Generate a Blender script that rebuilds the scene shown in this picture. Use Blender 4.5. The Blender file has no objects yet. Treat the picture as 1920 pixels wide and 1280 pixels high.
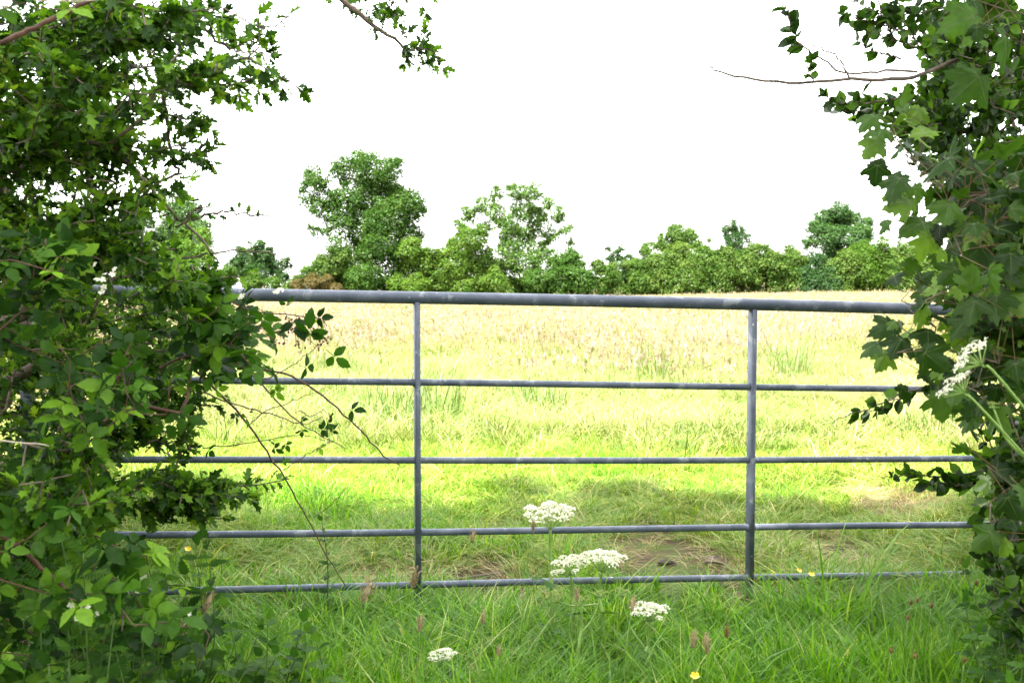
import bpy, math, random
import numpy as np
from mathutils import Matrix, Vector

# ------------------------------------------------------------------ camera, sky, sun, exposure
SC = bpy.context.scene
COL = SC.collection
FPX = 1867.0                 # focal length in pixels of a 1920 px wide frame
EYE = 1.31
PITCH = math.atan(95 / FPX)
cam_d = bpy.data.cameras.new('camera')
cam_d.sensor_width = 36
cam_d.lens = 36 * FPX / 1920
cam_d.clip_start = 0.05
cam_d.clip_end = 3000
cam_d.dof.use_dof = True
cam_d.dof.focus_distance = 4.0
cam_d.dof.aperture_fstop = 6.3
cam = bpy.data.objects.new('camera', cam_d)
COL.objects.link(cam)
cam.location = (0, 0, EYE)
cam.rotation_euler = (math.pi / 2 - PITCH, 0, 0)
SC.camera = cam

SUN_ELEV = math.radians(58)
LIGHT_H = np.array([0.5, 0.866])          # the way the sunlight travels over the ground
LIGHT_H /= np.linalg.norm(LIGHT_H)
w = bpy.data.worlds.new('World')
SC.world = w
w.use_nodes = True
nt = w.node_tree
nt.nodes.clear()
sky = nt.nodes.new('ShaderNodeTexSky')
sky.sky_type = 'NISHITA'
sky.sun_disc = False
sky.sun_elevation = SUN_ELEV
sky.sun_rotation = math.atan2(-LIGHT_H[0], -LIGHT_H[1])
sky.dust_density = 4.0
sky.air_density = 1.0
mixn = nt.nodes.new('ShaderNodeMix')
mixn.data_type = 'RGBA'
mixn.inputs[0].default_value = 0.8          # thin bright cloud all over
mixn.inputs[7].default_value = (4.9, 4.85, 4.6, 1)
bg = nt.nodes.new('ShaderNodeBackground')
bg.inputs[1].default_value = 0.15
wo = nt.nodes.new('ShaderNodeOutputWorld')
nt.links.new(sky.outputs[0], mixn.inputs[6])
nt.links.new(mixn.outputs[2], bg.inputs[0])
nt.links.new(bg.outputs[0], wo.inputs[0])

sun_d = bpy.data.lights.new('sun', 'SUN')
sun_d.energy = 5.0
sun_d.angle = math.radians(0.53)
sun_d.color = (1.0, 0.95, 0.86)
sun = bpy.data.objects.new('sun', sun_d)
COL.objects.link(sun)
ldir = Vector((LIGHT_H[0] * math.cos(SUN_ELEV), LIGHT_H[1] * math.cos(SUN_ELEV), -math.sin(SUN_ELEV)))
sun.rotation_euler = ldir.to_track_quat('-Z', 'Y').to_euler()
sun.location = (10, -20, 30)

SC.view_settings.view_transform = 'Standard'
SC.view_settings.look = 'None'
SC.view_settings.gamma = 1
SC.view_settings.use_curve_mapping = False
SC.view_settings.exposure = 3.15
SC.render.film_transparent = False
SC.cycles.use_denoising = True
SC.cycles.max_bounces = 8
SC.cycles.diffuse_bounces = 4
SC.cycles.transmission_bounces = 4
SC.cycles.transparent_max_bounces = 8
SC.cycles.sample_clamp_indirect = 6

# ------------------------------------------------------------------ helpers
random.seed(7)
RNG = np.random.default_rng(11)
CP, SP = math.cos(PITCH), math.sin(PITCH)


def at(px, py, Y):
    """the point at depth Y whose image lies at (px, py) of the 1920 x 1280 photograph"""
    px, py, Y = np.broadcast_arrays(np.asarray(px, float), np.asarray(py, float), np.asarray(Y, float))
    dx, dy = (px - 960) / FPX, (640 - py) / FPX
    t = Y / (CP + dy * SP)
    return np.stack([dx * t, Y, EYE + t * (-SP + dy * CP)], -1)


def project(p):
    q = p - np.array([0, 0, EYE])
    depth = q[:, 1] * CP - q[:, 2] * SP
    up = q[:, 1] * SP + q[:, 2] * CP
    d = np.maximum(depth, 1e-3)
    return 960 + FPX * q[:, 0] / d, 640 - FPX * up / d, depth


def smooth(a, b, x):
    t = np.clip((x - a) / (b - a), 0, 1)
    return t * t * (3 - 2 * t)


def vnoise(x, y, seed=0):
    """cheap smooth noise in [-1, 1]"""
    r = np.random.default_rng(seed)
    s = 0
    for k in range(6):
        a, f = r.uniform(0, 2 * math.pi), 0.6 + 0.45 * k
        s = s + np.sin(x * f * math.cos(a) + y * f * math.sin(a) + r.uniform(0, 6.28)) / (1 + .3 * k)
    return s / 3.2


def ground_z(x, y):
    x, y = np.asarray(x, float), np.asarray(y, float)
    z = 0.40 * smooth(14, 95, y)
    z = z + 0.60 * np.exp(-((x - 25) / 15.0) ** 2 - ((y - 68) / 22.0) ** 2)
    z = z + 0.03 * vnoise(x * 1.1, y * 1.1, 3) * smooth(3, 6, y) + 0.012 * vnoise(x * 4, y * 4, 5)
    z = z + 0.05 * vnoise(x * .15, y * .15, 9) * smooth(20, 40, y)
    # hedge banks either side of the gateway
    z = z + 0.22 * smooth(1.35, 2.3, -x + 0.15 * (y - 3.4)) * smooth(1.0, 2.4, y) * (1 - smooth(4.6, 6, y))
    z = z + 0.22 * smooth(1.7, 2.6, x - 0.1 * (y - 3.4)) * smooth(1.0, 2.4, y) * (1 - smooth(5, 6.5, y))
    return z


def tag(o, label=None, cat=None, group=None, kind=None):
    if label: o['label'] = label
    if cat: o['category'] = cat
    if group: o['group'] = group
    if kind: o['kind'] = kind
    return o


def empty(name, loc, label, cat, group=None, rz=0):
    o = bpy.data.objects.new(name, None)
    o.empty_display_size = .1
    COL.objects.link(o)
    o.location = loc
    o.rotation_euler = (0, 0, rz)
    return tag(o, label, cat, group)


def make_mesh(name, v, f, mats, rnd=None, midx=None, smooth_sh=False):
    """v (N,3), f (M,3) or (M,4) int -> mesh"""
    v = np.ascontiguousarray(v, np.float32)
    f = np.ascontiguousarray(f, np.int32)
    m = bpy.data.meshes.new(name)
    n, k = f.shape
    m.vertices.add(len(v))
    m.vertices.foreach_set('co', v.ravel())
    m.loops.add(n * k)
    m.loops.foreach_set('vertex_index', f.ravel())
    m.polygons.add(n)
    m.polygons.foreach_set('loop_start', np.arange(0, n * k, k, dtype=np.int32))
    m.polygons.foreach_set('loop_total', np.full(n, k, np.int32))
    if smooth_sh:
        m.polygons.foreach_set('use_smooth', np.ones(n, bool))
    for mt in (mats if isinstance(mats, (list, tuple)) else [mats]):
        m.materials.append(mt)
    if midx is not None:
        m.polygons.foreach_set('material_index', np.ascontiguousarray(midx, np.int32))
    if rnd is not None:
        a = m.attributes.new('rnd', 'FLOAT', 'FACE')
        a.data.foreach_set('value', np.ascontiguousarray(rnd, np.float32))
    m.update(calc_edges=True)
    return m


def put(name, mesh, parent=None, loc=None, kind=None):
    o = bpy.data.objects.new(name, mesh)
    COL.objects.link(o)
    if parent is not None: o.parent = parent
    if loc is not None: o.location = loc
    if kind: o['kind'] = kind
    return o


def unit(a):
    return a / np.maximum(np.linalg.norm(a, axis=-1, keepdims=True), 1e-9)


def tubes(p0, p1, r0, r1, sides=5):
    """frusta along many edges at once"""
    p0, p1 = np.asarray(p0, float), np.asarray(p1, float)
    r0, r1 = np.broadcast_to(r0, len(p0)), np.broadcast_to(r1, len(p0))
    d = unit(p1 - p0)
    ref = np.where(np.abs(d[:, 2:3]) > .9, np.array([[1., 0, 0]]), np.array([[0, 0, 1.]]))
    u = unit(np.cross(d, ref))
    vv = np.cross(d, u)
    a = np.linspace(0, 2 * math.pi, sides, endpoint=False)
    ring = np.cos(a)[None, :, None] * u[:, None, :] + np.sin(a)[None, :, None] * vv[:, None, :]
    A = p0[:, None] + ring * r0[:, None, None]
    B = p1[:, None] + ring * r1[:, None, None]
    V = np.concatenate([A, B], 1).reshape(-1, 3)
    i = np.arange(sides)
    j = (i + 1) % sides
    q = np.stack([i, j, j + sides, i + sides], -1)
    F = (q[None] + (np.arange(len(p0)) * 2 * sides)[:, None, None]).reshape(-1, 4)
    return V, F


def polytube(pts, radii, sides=7, cap=True):
    """one continuous tube along a polyline"""
    pts = np.asarray(pts, float)
    n = len(pts)
    radii = np.broadcast_to(np.asarray(radii, float), n)
    t = np.gradient(pts, axis=0)
    t = unit(t)
    ref = np.array([0, 0, 1.]) if abs(t[0][2]) < .9 else np.array([1., 0, 0])
    V = []
    u = unit(np.cross(t[0], ref))
    a = np.linspace(0, 2 * math.pi, sides, endpoint=False)
    for k in range(n):
        u = unit(u - t[k] * np.dot(u, t[k]))
        vv = np.cross(t[k], u)
        V.append(pts[k] + radii[k] * (np.cos(a)[:, None] * u + np.sin(a)[:, None] * vv))
    V = np.concatenate(V)
    F = []
    for k in range(n - 1):
        for i in range(sides):
            j = (i + 1) % sides
            F.append((k * sides + i, k * sides + j, (k + 1) * sides + j, (k + 1) * sides + i))
    if cap:
        V = np.concatenate([V, pts[:1], pts[-1:]])
        c0, c1 = len(V) - 2, len(V) - 1
        for i in range(sides):
            j = (i + 1) % sides
            F.append((j, i, c0, c0))
            F.append(((n - 1) * sides + i, (n - 1) * sides + j, c1, c1))
    return V, np.array(F)


def quads_to_tris(F):
    F = np.asarray(F)
    a, b = F[:, [0, 1, 2]], F[:, [0, 2, 3]]
    b = b[(b[:, 1] != b[:, 2])]
    return np.concatenate([a, b])


def spline(pts, n):
    """Catmull-Rom through the points"""
    pts = np.asarray(pts, float)
    P = np.concatenate([2 * pts[:1] - pts[1:2], pts, 2 * pts[-1:] - pts[-2:-1]])
    s = np.linspace(0, len(pts) - 1 - 1e-6, n)
    k = s.astype(int)
    t = (s - k)[:, None]
    a, b, c, d = P[k], P[k + 1], P[k + 2], P[k + 3]
    return .5 * (2 * b + (c - a) * t + (2 * a - 5 * b + 4 * c - d) * t ** 2 + (3 * b - a - 3 * c + d) * t ** 3)


class Bag:
    """collects triangles with a material index"""
    def __init__(s): s.v, s.f, s.m, s.r, s.n = [], [], [], [], 0
    def add(s, v, f, mi=0, rnd=0.):
        v, f = np.asarray(v, float), np.asarray(f)
        if len(f) == 0: return
        if f.shape[1] == 4: f = quads_to_tris(f)
        s.v.append(v); s.f.append(f + s.n); s.m.append(np.full(len(f), mi)); s.r.append(np.broadcast_to(rnd, len(f)))
        s.n += len(v)
    def mesh(s, name, mats, smooth_sh=False, off=None):
        v = np.concatenate(s.v)
        if off is not None: v = v - np.asarray(off)
        return make_mesh(name, v, np.concatenate(s.f), mats, np.concatenate(s.r), np.concatenate(s.m), smooth_sh)


# ------------------------------------------------------------------ materials
def nodes_of(name):
    m = bpy.data.materials.new(name)
    m.use_nodes = True
    t = m.node_tree
    t.nodes.clear()
    out = t.nodes.new('ShaderNodeOutputMaterial')
    return m, t, out


def ramp(t, cols, interp='LINEAR'):
    r = t.nodes.new('ShaderNodeValToRGB')
    e = r.color_ramp.elements
    r.color_ramp.interpolation = interp
    while len(e) < len(cols): e.new(.5)
    for k, (p, c) in enumerate(cols):
        e[k].position = p
        e[k].color = (*c, 1)
    return r


def math_node(t, op, a, b=None):
    n = t.nodes.new('ShaderNodeMath')
    n.operation = op
    for i, x in enumerate((a, b)):
        if x is None: continue
        if isinstance(x, (int, float)): n.inputs[i].default_value = x
        else: t.links.new(x, n.inputs[i])
    return n.outputs[0]


def mixcol(t, fac, a, b, blend='MIX'):
    n = t.nodes.new('ShaderNodeMix')
    n.data_type = 'RGBA'
    n.blend_type = blend
    for sock, x in ((n.inputs[0], fac), (n.inputs[6], a), (n.inputs[7], b)):
        if isinstance(x, tuple): sock.default_value = (*x, 1)
        elif isinstance(x, (int, float)): sock.default_value = x
        else: t.links.new(x, sock)
    return n.outputs[2]


def noise(t, scale, detail=3, coord='world', rough=.55):
    g = t.nodes.new('ShaderNodeNewGeometry') if coord == 'world' else t.nodes.new('ShaderNodeTexCoord')
    n = t.nodes.new('ShaderNodeTexNoise')
    n.inputs['Scale'].default_value = scale
    n.inputs['Detail'].default_value = detail
    n.inputs['Roughness'].default_value = rough
    t.links.new(g.outputs['Position' if coord == 'world' else 'Object'], n.inputs['Vector'])
    return n.outputs[0]


def rnd_value(t):
    a = t.nodes.new('ShaderNodeAttribute')
    a.attribute_name = 'rnd'
    o = t.nodes.new('ShaderNodeObjectInfo')
    return math_node(t, 'FRACT', math_node(t, 'ADD', a.outputs['Fac'], o.outputs['Random']))


def leaf_mat(name, cols, trans=.38, gloss=.07, rough=.38, patch=None, trans_tint=(1.15, 1.2, .55), vein=0.):
    """foliage: diffuse + light coming through the blade + a waxy sheen; the colour differs from leaf to leaf"""
    m, t, out = nodes_of(name)
    r = ramp(t, cols)
    drift = math_node(t, 'MULTIPLY', math_node(t, 'SUBTRACT', noise(t, 3.1, 2), .5), .7)
    t.links.new(math_node(t, 'MINIMUM', math_node(t, 'ADD', rnd_value(t), drift), .975), r.inputs[0])
    c = r.outputs[0]
    if patch:
        sc, col, lo, hi = patch
        rr = ramp(t, [(lo, (0, 0, 0)), (hi, (1, 1, 1))])
        t.links.new(noise(t, sc, 2), rr.inputs[0])
        c = mixcol(t, rr.outputs[0], c, col)
    # blotches and mottling on the blade
    nn = ramp(t, [(.3, (.78, .8, .74)), (.7, (1.15, 1.12, 1.1))])
    t.links.new(noise(t, 60, 3), nn.inputs[0])
    c = mixcol(t, 1., c, nn.outputs[0], 'MULTIPLY')
    d = t.nodes.new('ShaderNodeBsdfDiffuse')
    t.links.new(c, d.inputs[0])
    tr = t.nodes.new('ShaderNodeBsdfTranslucent')
    t.links.new(mixcol(t, 1., c, trans_tint, 'MULTIPLY'), tr.inputs[0])
    mx = t.nodes.new('ShaderNodeMixShader')
    mx.inputs[0].default_value = trans
    t.links.new(d.outputs[0], mx.inputs[1]); t.links.new(tr.outputs[0], mx.inputs[2])
    g = t.nodes.new('ShaderNodeBsdfGlossy')
    g.inputs['Roughness'].default_value = rough
    g.inputs['Color'].default_value = (1, 1, 1, 1)
    lw = t.nodes.new('ShaderNodeLayerWeight')
    lw.inputs[0].default_value = .25
    fac = math_node(t, 'MULTIPLY', math_node(t, 'ADD', lw.outputs['Fresnel'], .25), gloss)
    m2 = t.nodes.new('ShaderNodeMixShader')
    t.links.new(fac, m2.inputs[0])
    t.links.new(mx.outputs[0], m2.inputs[1]); t.links.new(g.outputs[0], m2.inputs[2])
    t.links.new(m2.outputs[0], out.inputs[0])
    return m


def plain_mat(name, cols, scale=30, rough=.8, bump=.3, coord='world', detail=4, metallic=0., spec=.3):
    m, t, out = nodes_of(name)
    b = t.nodes.new('ShaderNodeBsdfPrincipled')
    r = ramp(t, cols)
    nz = noise(t, scale, detail, coord)
    t.links.new(nz, r.inputs[0])
    t.links.new(r.outputs[0], b.inputs['Base Color'])
    b.inputs['Roughness'].default_value = rough
    b.inputs['Metallic'].default_value = metallic
    b.inputs['Specular IOR Level'].default_value = spec
    if bump:
        bp = t.nodes.new('ShaderNodeBump')
        bp.inputs['Strength'].default_value = bump
        bp.inputs['Distance'].default_value = .01
        t.links.new(nz, bp.inputs['Height'])
        t.links.new(bp.outputs[0], b.inputs['Normal'])
    t.links.new(b.outputs[0], out.inputs[0])
    return m


M = {}
M['hawthorn'] = leaf_mat('hawthorn_leaf', [(0, (.01, .032, .004)), (.35, (.026, .074, .007)), (.68, (.064, .15, .011)), (.96, (.15, .29, .02)), (1, (.2, .23, .02))], gloss=.035, trans=.42)
M['bramble'] = leaf_mat('bramble_leaf', [(0, (.008, .028, .004)), (.42, (.021, .066, .007)), (.78, (.058, .145, .011)), (1, (.17, .32, .024))], trans=.42, gloss=.025)
M['sycamore'] = leaf_mat('sycamore_leaf', [(0, (.008, .025, .004)), (.45, (.02, .054, .007)), (.78, (.045, .104, .012)), (1, (.15, .26, .035))], trans=.42, gloss=.035, rough=.42)
M['blackthorn'] = leaf_mat('blackthorn_leaf', [(0, (.008, .024, .004)), (.55, (.024, .062, .007)), (1, (.08, .175, .014))], trans=.45, gloss=.045, rough=.33)
M['vein'] = plain_mat('leaf_vein', [(.3, (.05, .085, .02)), (.7, (.08, .12, .03))], 20, .6, 0)
M['herb'] = leaf_mat('herb_leaf', [(0, (0.021, 0.063, 0.0084)), (.5, (0.0385, 0.105, 0.014)), (1, (0.07, 0.154, 0.021))], trans=.4, gloss=.04)
M['grass'] = leaf_mat('verge_grass_blade', [(0, (.04, .125, .005)), (.4, (.085, .23, .009)), (.8, (.155, .33, .015)), (.94, (.25, .39, .035)), (1, (.45, .42, .2))],  # palest blades at the ramp's end imitate white sheen in the colour
                      trans=.45, gloss=.022, rough=.3, patch=(.9, (.085, .2, .02), .5, .75))
M['trampled'] = leaf_mat('trampled_grass_blade', [(0, (.065, .145, .008)), (.5, (.12, .215, .014)), (.82, (.2, .26, .03)), (.94, (.3, .28, .09)), (1, (.42, .36, .18))],
                         trans=.35, gloss=.025, rough=.4, patch=(1.4, (.2, .19, .045), .62, .8))
M['straw'] = leaf_mat('straw', [(0, (.2, .13, .05)), (.5, (.32, .24, .1)), (1, (.45, .38, .22))], trans=.25, gloss=.03, trans_tint=(1, 1, .8))
M['meadow'] = leaf_mat('meadow_grass_blade', [(0, (.045, .095, .014)), (.35, (.1, .155, .03)), (.75, (.175, .205, .055)), (1, (.29, .26, .13))],
                       trans=.35, gloss=.03, patch=(.3, (.22, .2, .09), .48, .7), trans_tint=(1.1, 1.1, .8))
M['hay'] = leaf_mat('seeding_grass', [(0, (.19, .195, .075)), (.35, (.26, .225, .13)), (.7, (.31, .245, .19)), (1, (.35, .27, .235))],
                    trans=.5, gloss=.01, patch=(.16, (.2, .2, .06), .54, .68), trans_tint=(1, 1, .9))
M['rush'] = leaf_mat('rush_stalk', [(0, (0.0405, 0.09, 0.018)), (.6, (0.072, 0.135, 0.0225)), (1, (0.144, 0.18, 0.045))], trans=.15, gloss=.07)
M['seed'] = leaf_mat('seed_head', [(0, (.24, .18, .1)), (.5, (.36, .28, .17)), (1, (.45, .37, .24))], trans=.25, gloss=.02, trans_tint=(1, .95, .85))
M['dark_seed'] = plain_mat('dark_seed', [(.3, (.05, .028, .018)), (.7, (.12, .06, .035))], 80, .8)
M['bark'] = plain_mat('bark', [(.3, (.045, .035, .026)), (.7, (.13, .105, .08))], 26, .9, .6)
M['twig'] = plain_mat('twig_bark', [(.3, (.06, .045, .034)), (.7, (.17, .13, .1))], 40, .8, .3)
M['cane'] = plain_mat('bramble_cane', [(.3, (.05, .022, .018)), (.7, (.12, .06, .04))], 30, .6, .2)
M['deadtwig'] = plain_mat('dead_twig', [(.3, (.28, .23, .18)), (.7, (.45, .4, .34))], 40, .85, .3)
M['petiole'] = plain_mat('red_petiole', [(.3, (.1, .03, .012)), (.7, (.1, .08, .02))], 12, .5, 0)
M['stem'] = plain_mat('green_stem', [(.3, (.12, .22, .04)), (.7, (.2, .31, .07))], 25, .5, .1)
M['herbstem'] = plain_mat('herb_stem', [(.3, (.04, .085, .016)), (.7, (.075, .13, .025))], 25, .6, .1)
M['petal'] = leaf_mat('white_petal', [(0, (.72, .72, .58)), (.5, (.78, .78, .68)), (1, (.8, .8, .76))], trans=.3, gloss=.02, trans_tint=(1, 1, .9))
M['greenumbel'] = leaf_mat('unripe_umbel', [(0, (.2, .28, .08)), (1, (.36, .4, .16))], trans=.25, gloss=.02)
M['yellow'] = leaf_mat('yellow_petal', [(0, (.75, .5, .01)), (1, (.8, .6, .02))], trans=.2, gloss=.12, trans_tint=(1, .9, .4))
M['pink'] = leaf_mat('pink_petal', [(0, (.4, .1, .3)), (1, (.5, .2, .4))], trans=.3, gloss=.02, trans_tint=(1, 1, 1))
M['rustseed'] = leaf_mat('rust_seed', [(0, (.12, .06, .03)), (1, (.26, .14, .08))], trans=.2, gloss=.02, trans_tint=(1, .9, .8))
M['stone'] = plain_mat('stone', [(.3, (.05, .038, .028)), (.7, (.12, .095, .075))], 30, .9, .8)
for key, cols in {
    'far_ash': [(0, (0.01664, 0.04592, 0.00816)), (.5, (0.03008, 0.07216, 0.01156)), (1, (0.064, 0.105, 0.02312))],
    'far_loose': [(0, (0.0288, 0.0656, 0.01224)), (.5, (0.048, 0.0984, 0.01904)), (1, (0.0768, 0.1246, 0.034))],
    'far_yellow': [(0, (0.02304, 0.05904, 0.0068)), (.5, (0.04096, 0.08856, 0.01088)), (1, (0.0768, 0.1246, 0.0204))],
    'far_hedge': [(0, (.02, .048, .008)), (.5, (.036, .078, .012)), (1, (.075, .115, .025))],
    'far_dark': [(0, (0.01152, 0.0328, 0.0102)), (.5, (0.0192, 0.0492, 0.0136)), (1, (0.0352, 0.06888, 0.0204))],
    'far_brown': [(0, (0.0384, 0.03608, 0.01088)), (.5, (0.0576, 0.04723, 0.01632)), (1, (0.0768, 0.0656, 0.02448))],
    'far_blue': [(0, (0.01792, 0.04723, 0.0136)), (.5, (0.032, 0.07216, 0.0204)), (1, (0.0544, 0.0984, 0.02856))],
}.items():
    M[key] = leaf_mat(key + '_leaf', cols, trans=.42, gloss=.01)


def gate_material():
    m, t, out = nodes_of('weathered_galvanised_steel')
    b = t.nodes.new('ShaderNodeBsdfPrincipled')
    big = ramp(t, [(.35, (.06, .076, .11)), (.52, (.085, .103, .142)), (.6, (.115, .132, .172))])
    t.links.new(noise(t, 9, 4), big.inputs[0])
    sp = ramp(t, [(.57, (0, 0, 0)), (.63, (1, 1, 1))])
    t.links.new(noise(t, 13, 5, rough=.7), sp.inputs[0])
    c = mixcol(t, math_node(t, 'MULTIPLY', sp.outputs[0], .7), big.outputs[0], (.22, .24, .27))
    drop = ramp(t, [(.7, (0, 0, 0)), (.73, (1, 1, 1))])
    t.links.new(noise(t, 38, 3, rough=.6), drop.inputs[0])
    c = mixcol(t, math_node(t, 'MULTIPLY', drop.outputs[0], .8), c, (.42, .43, .42))
    rust = ramp(t, [(.66, (0, 0, 0)), (.72, (1, 1, 1))])
    t.links.new(noise(t, 23, 5, rough=.75), rust.inputs[0])
    c = mixcol(t, math_node(t, 'MULTIPLY', rust.outputs[0], .4), c, (.1, .055, .035))
    fine = ramp(t, [(.3, (.82, .82, .82)), (.7, (1.15, 1.15, 1.15))])
    t.links.new(noise(t, 220, 3), fine.inputs[0])
    c = mixcol(t, 1., c, fine.outputs[0], 'MULTIPLY')
    t.links.new(c, b.inputs['Base Color'])
    b.inputs['Metallic'].default_value = .1
    rr = ramp(t, [(.3, (.5, .5, .5)), (.7, (.7, .7, .7))])
    t.links.new(noise(t, 20, 4), rr.inputs[0])
    t.links.new(rr.outputs[0], b.inputs['Roughness'])
    bp = t.nodes.new('ShaderNodeBump')
    bp.inputs['Strength'].default_value = .25
    bp.inputs['Distance'].default_value = .003
    t.links.new(noise(t, 120, 4), bp.inputs['Height'])
    t.links.new(bp.outputs[0], b.inputs['Normal'])
    t.links.new(b.outputs[0], out.inputs[0])
    return m


M['gate'] = gate_material()


def ground_material():
    m, t, out = nodes_of('field_earth_and_turf')
    g = t.nodes.new('ShaderNodeNewGeometry')
    sx = t.nodes.new('ShaderNodeSeparateXYZ')
    t.links.new(g.outputs['Position'], sx.inputs[0])
    y = sx.outputs[1]
    # turf near the gate, lush meadow, then seeding hay
    jit = math_node(t, 'MULTIPLY', math_node(t, 'SUBTRACT', noise(t, .12, 3), .5), 14)
    yy = math_node(t, 'ADD', y, jit)
    near = ramp(t, [(.3, (.02, .014, .009)), (.45, (.05, .035, .018)), (.6, (.05, .07, .015)), (.75, (.1, .085, .035))])
    t.links.new(noise(t, 3.2, 6, rough=.65), near.inputs[0])
    lush = ramp(t, [(.3, (.06, .105, .018)), (.6, (.125, .16, .04)), (.8, (.2, .18, .08))])
    t.links.new(noise(t, 2.2, 6, rough=.7), lush.inputs[0])
    hay = ramp(t, [(.3, (.15, .165, .045)), (.5, (.24, .21, .12)), (.75, (.3, .235, .18))])
    t.links.new(noise(t, .8, 7, rough=.75), hay.inputs[0])
    def band(a, b):
        n = t.nodes.new('ShaderNodeMapRange')
        n.inputs[1].default_value, n.inputs[2].default_value = a, b
        t.links.new(yy, n.inputs[0])
        return n.outputs[0]
    c = mixcol(t, band(8, 14), near.outputs[0], lush.outputs[0])
    c = mixcol(t, band(16, 60), c, hay.outputs[0])
    b = t.nodes.new('ShaderNodeBsdfPrincipled')
    b.inputs['Roughness'].default_value = .95
    b.inputs['Specular IOR Level'].default_value = .1
    t.links.new(c, b.inputs['Base Color'])
    bp = t.nodes.new('ShaderNodeBump')
    bp.inputs['Strength'].default_value = .8
    bp.inputs['Distance'].default_value = .04
    t.links.new(noise(t, 14, 6), bp.inputs['Height'])
    t.links.new(bp.outputs[0], b.inputs['Normal'])
    t.links.new(b.outputs[0], out.inputs[0])
    return m


# ------------------------------------------------------------------ ground: one sheet to the horizon
def sheet():
    s = np.linspace(-1, 1, 181)
    xs = np.sinh(s * 5.6) / math.sinh(5.6) * 900
    k = np.linspace(0, 1, 260)
    ys = -60 + (np.expm1(k * 4.2) / math.expm1(4.2)) * 60
    k2 = np.linspace(0, 1, 240)[1:]
    ys = np.concatenate([np.linspace(-60, 1, 24), 1 + np.expm1(k2 * 5.0) / math.expm1(5.0) * 1500])
    X, Y = np.meshgrid(xs, ys)
    Z = ground_z(X, Y)
    V = np.stack([X, Y, Z], -1).reshape(-1, 3)
    nx, ny = len(xs), len(ys)
    i, j = np.meshgrid(np.arange(nx - 1), np.arange(ny - 1))
    a = (j * nx + i).ravel()
    F = np.stack([a, a + 1, a + nx + 1, a + nx], -1)
    return make_mesh('ground', V, F, ground_material(), smooth_sh=True)


put('field_ground', sheet(), kind='structure')

# ------------------------------------------------------------------ the gate
A3, B3 = at(782, 700, 3.97), at(1410, 700, 4.17)
GD = unit(np.array([B3[0] - A3[0], B3[1] - A3[1], 0]))
BAY = float(np.linalg.norm((B3 - A3)[:2]))
GP0 = np.array([A3[0], A3[1], 0])


def gate_pt(u, z):           # u in bays from the second upright
    return np.array([GP0[0] + GD[0] * u * BAY, GP0[1] + GD[1] * u * BAY, z])


RAIL_Y = [(558, 572), (718, 724.5), (862, 861), (996, 989), (1096.5, 1083)]
gate = empty('field_gate', gate_pt(-1.08, 0), 'grey galvanised steel five bar field gate closed across the gap in the hedge', 'gate')
goff = np.array(gate.location)
for k, (ya, yb) in enumerate(RAIL_Y):
    za, zb = at(782, ya, 3.97)[2], at(1410, yb, 4.17)[2]
    us = np.linspace(-1.08, 2.05, 40)
    pts = np.array([gate_pt(u, za + (zb - za) * u + (.0035 * math.sin(u * 2.1 + k * 1.7))) for u in us])
    v, f = polytube(pts, .0247 if k == 0 else .0138, 20)
    put('top_rail' if k == 0 else 'rail', make_mesh('gate_rail', v - goff, quads_to_tris(f), M['gate'], smooth_sh=True), gate)


def box_section(c0, c1, wx, wy, ang):
    ca, sa = math.cos(ang), math.sin(ang)
    R = np.array([[ca, -sa], [sa, ca]])
    b = .0025
    prof = []
    for sx, sy in ((-1, -1), (1, -1), (1, 1), (-1, 1)):
        p = np.array([sx * wx / 2, sy * wy / 2])
        if sx * sy > 0: prof += [p - [0, sy * b], p - [sx * b, 0]] if sx < 0 else [p - [0, sy * b], p - [sx * b, 0]]
        else: prof += [p - [sx * b, 0], p - [0, sy * b]]
    prof = np.array(prof) @ R.T
    n = len(prof)
    V = np.concatenate([np.c_[prof + np.array(c0[:2]), np.full(n, c0[2])], np.c_[prof + np.array(c1[:2]), np.full(n, c1[2])]])
    F = [(i, (i + 1) % n, n + (i + 1) % n, n + i) for i in range(n)]
    T = [(0, i + 1, i) for i in range(1, n - 1)] + [(n, n + i, n + i + 1) for i in range(1, n - 1)]
    return V, np.concatenate([quads_to_tris(np.array(F)), np.array(T)])


ANG = math.atan2(GD[1], GD[0])
for u, yb, wx, wy in ((-1.05, 1175, .045, .045), (0, 1170, .021, .044), (1, 1115, .021, .044), (2.03, 1100, .045, .045)):
    zt = at(782, 558, 3.97)[2] + (at(1410, 572, 4.17)[2] - at(782, 558, 3.97)[2]) * u - .018
    lo = .0 if u < -.5 or u > 1.5 else (at(782, 1168, 3.97)[2] if u == 0 else at(1410, 1120, 4.17)[2])
    v, f = box_section(gate_pt(u, lo), gate_pt(u, zt), wx, wy, ANG + math.radians(7))
    put('upright', make_mesh('gate_upright', v - goff, f, M['gate']), gate)
# weld beads where rails meet the uprights
for k, (ya, yb) in enumerate(RAIL_Y):
    za, zb = at(782, ya, 3.97)[2], at(1410, yb, 4.17)[2]
    for u in (0, 1):
        z = za + (zb - za) * u
        r = .0145 if k else .026
        if k == 0:
            c = gate_pt(u, z - .0235)
            v, f = polytube([c - GD * .015, c, c + GD * .015], [.004, .009, .004], 8)
            put('weld', make_mesh('weld', v - goff, quads_to_tris(f), M['gate'], smooth_sh=True), gate)
        else:
            for s in (-1, 1):
                c = gate_pt(u, z) + GD * s * .0125
                v, f = polytube([c - GD * s * .002, c + GD * s * .004], [.0175, .0142], 14)
                put('weld', make_mesh('weld', v - goff, quads_to_tris(f), M['gate'], smooth_sh=True), gate)

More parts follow.
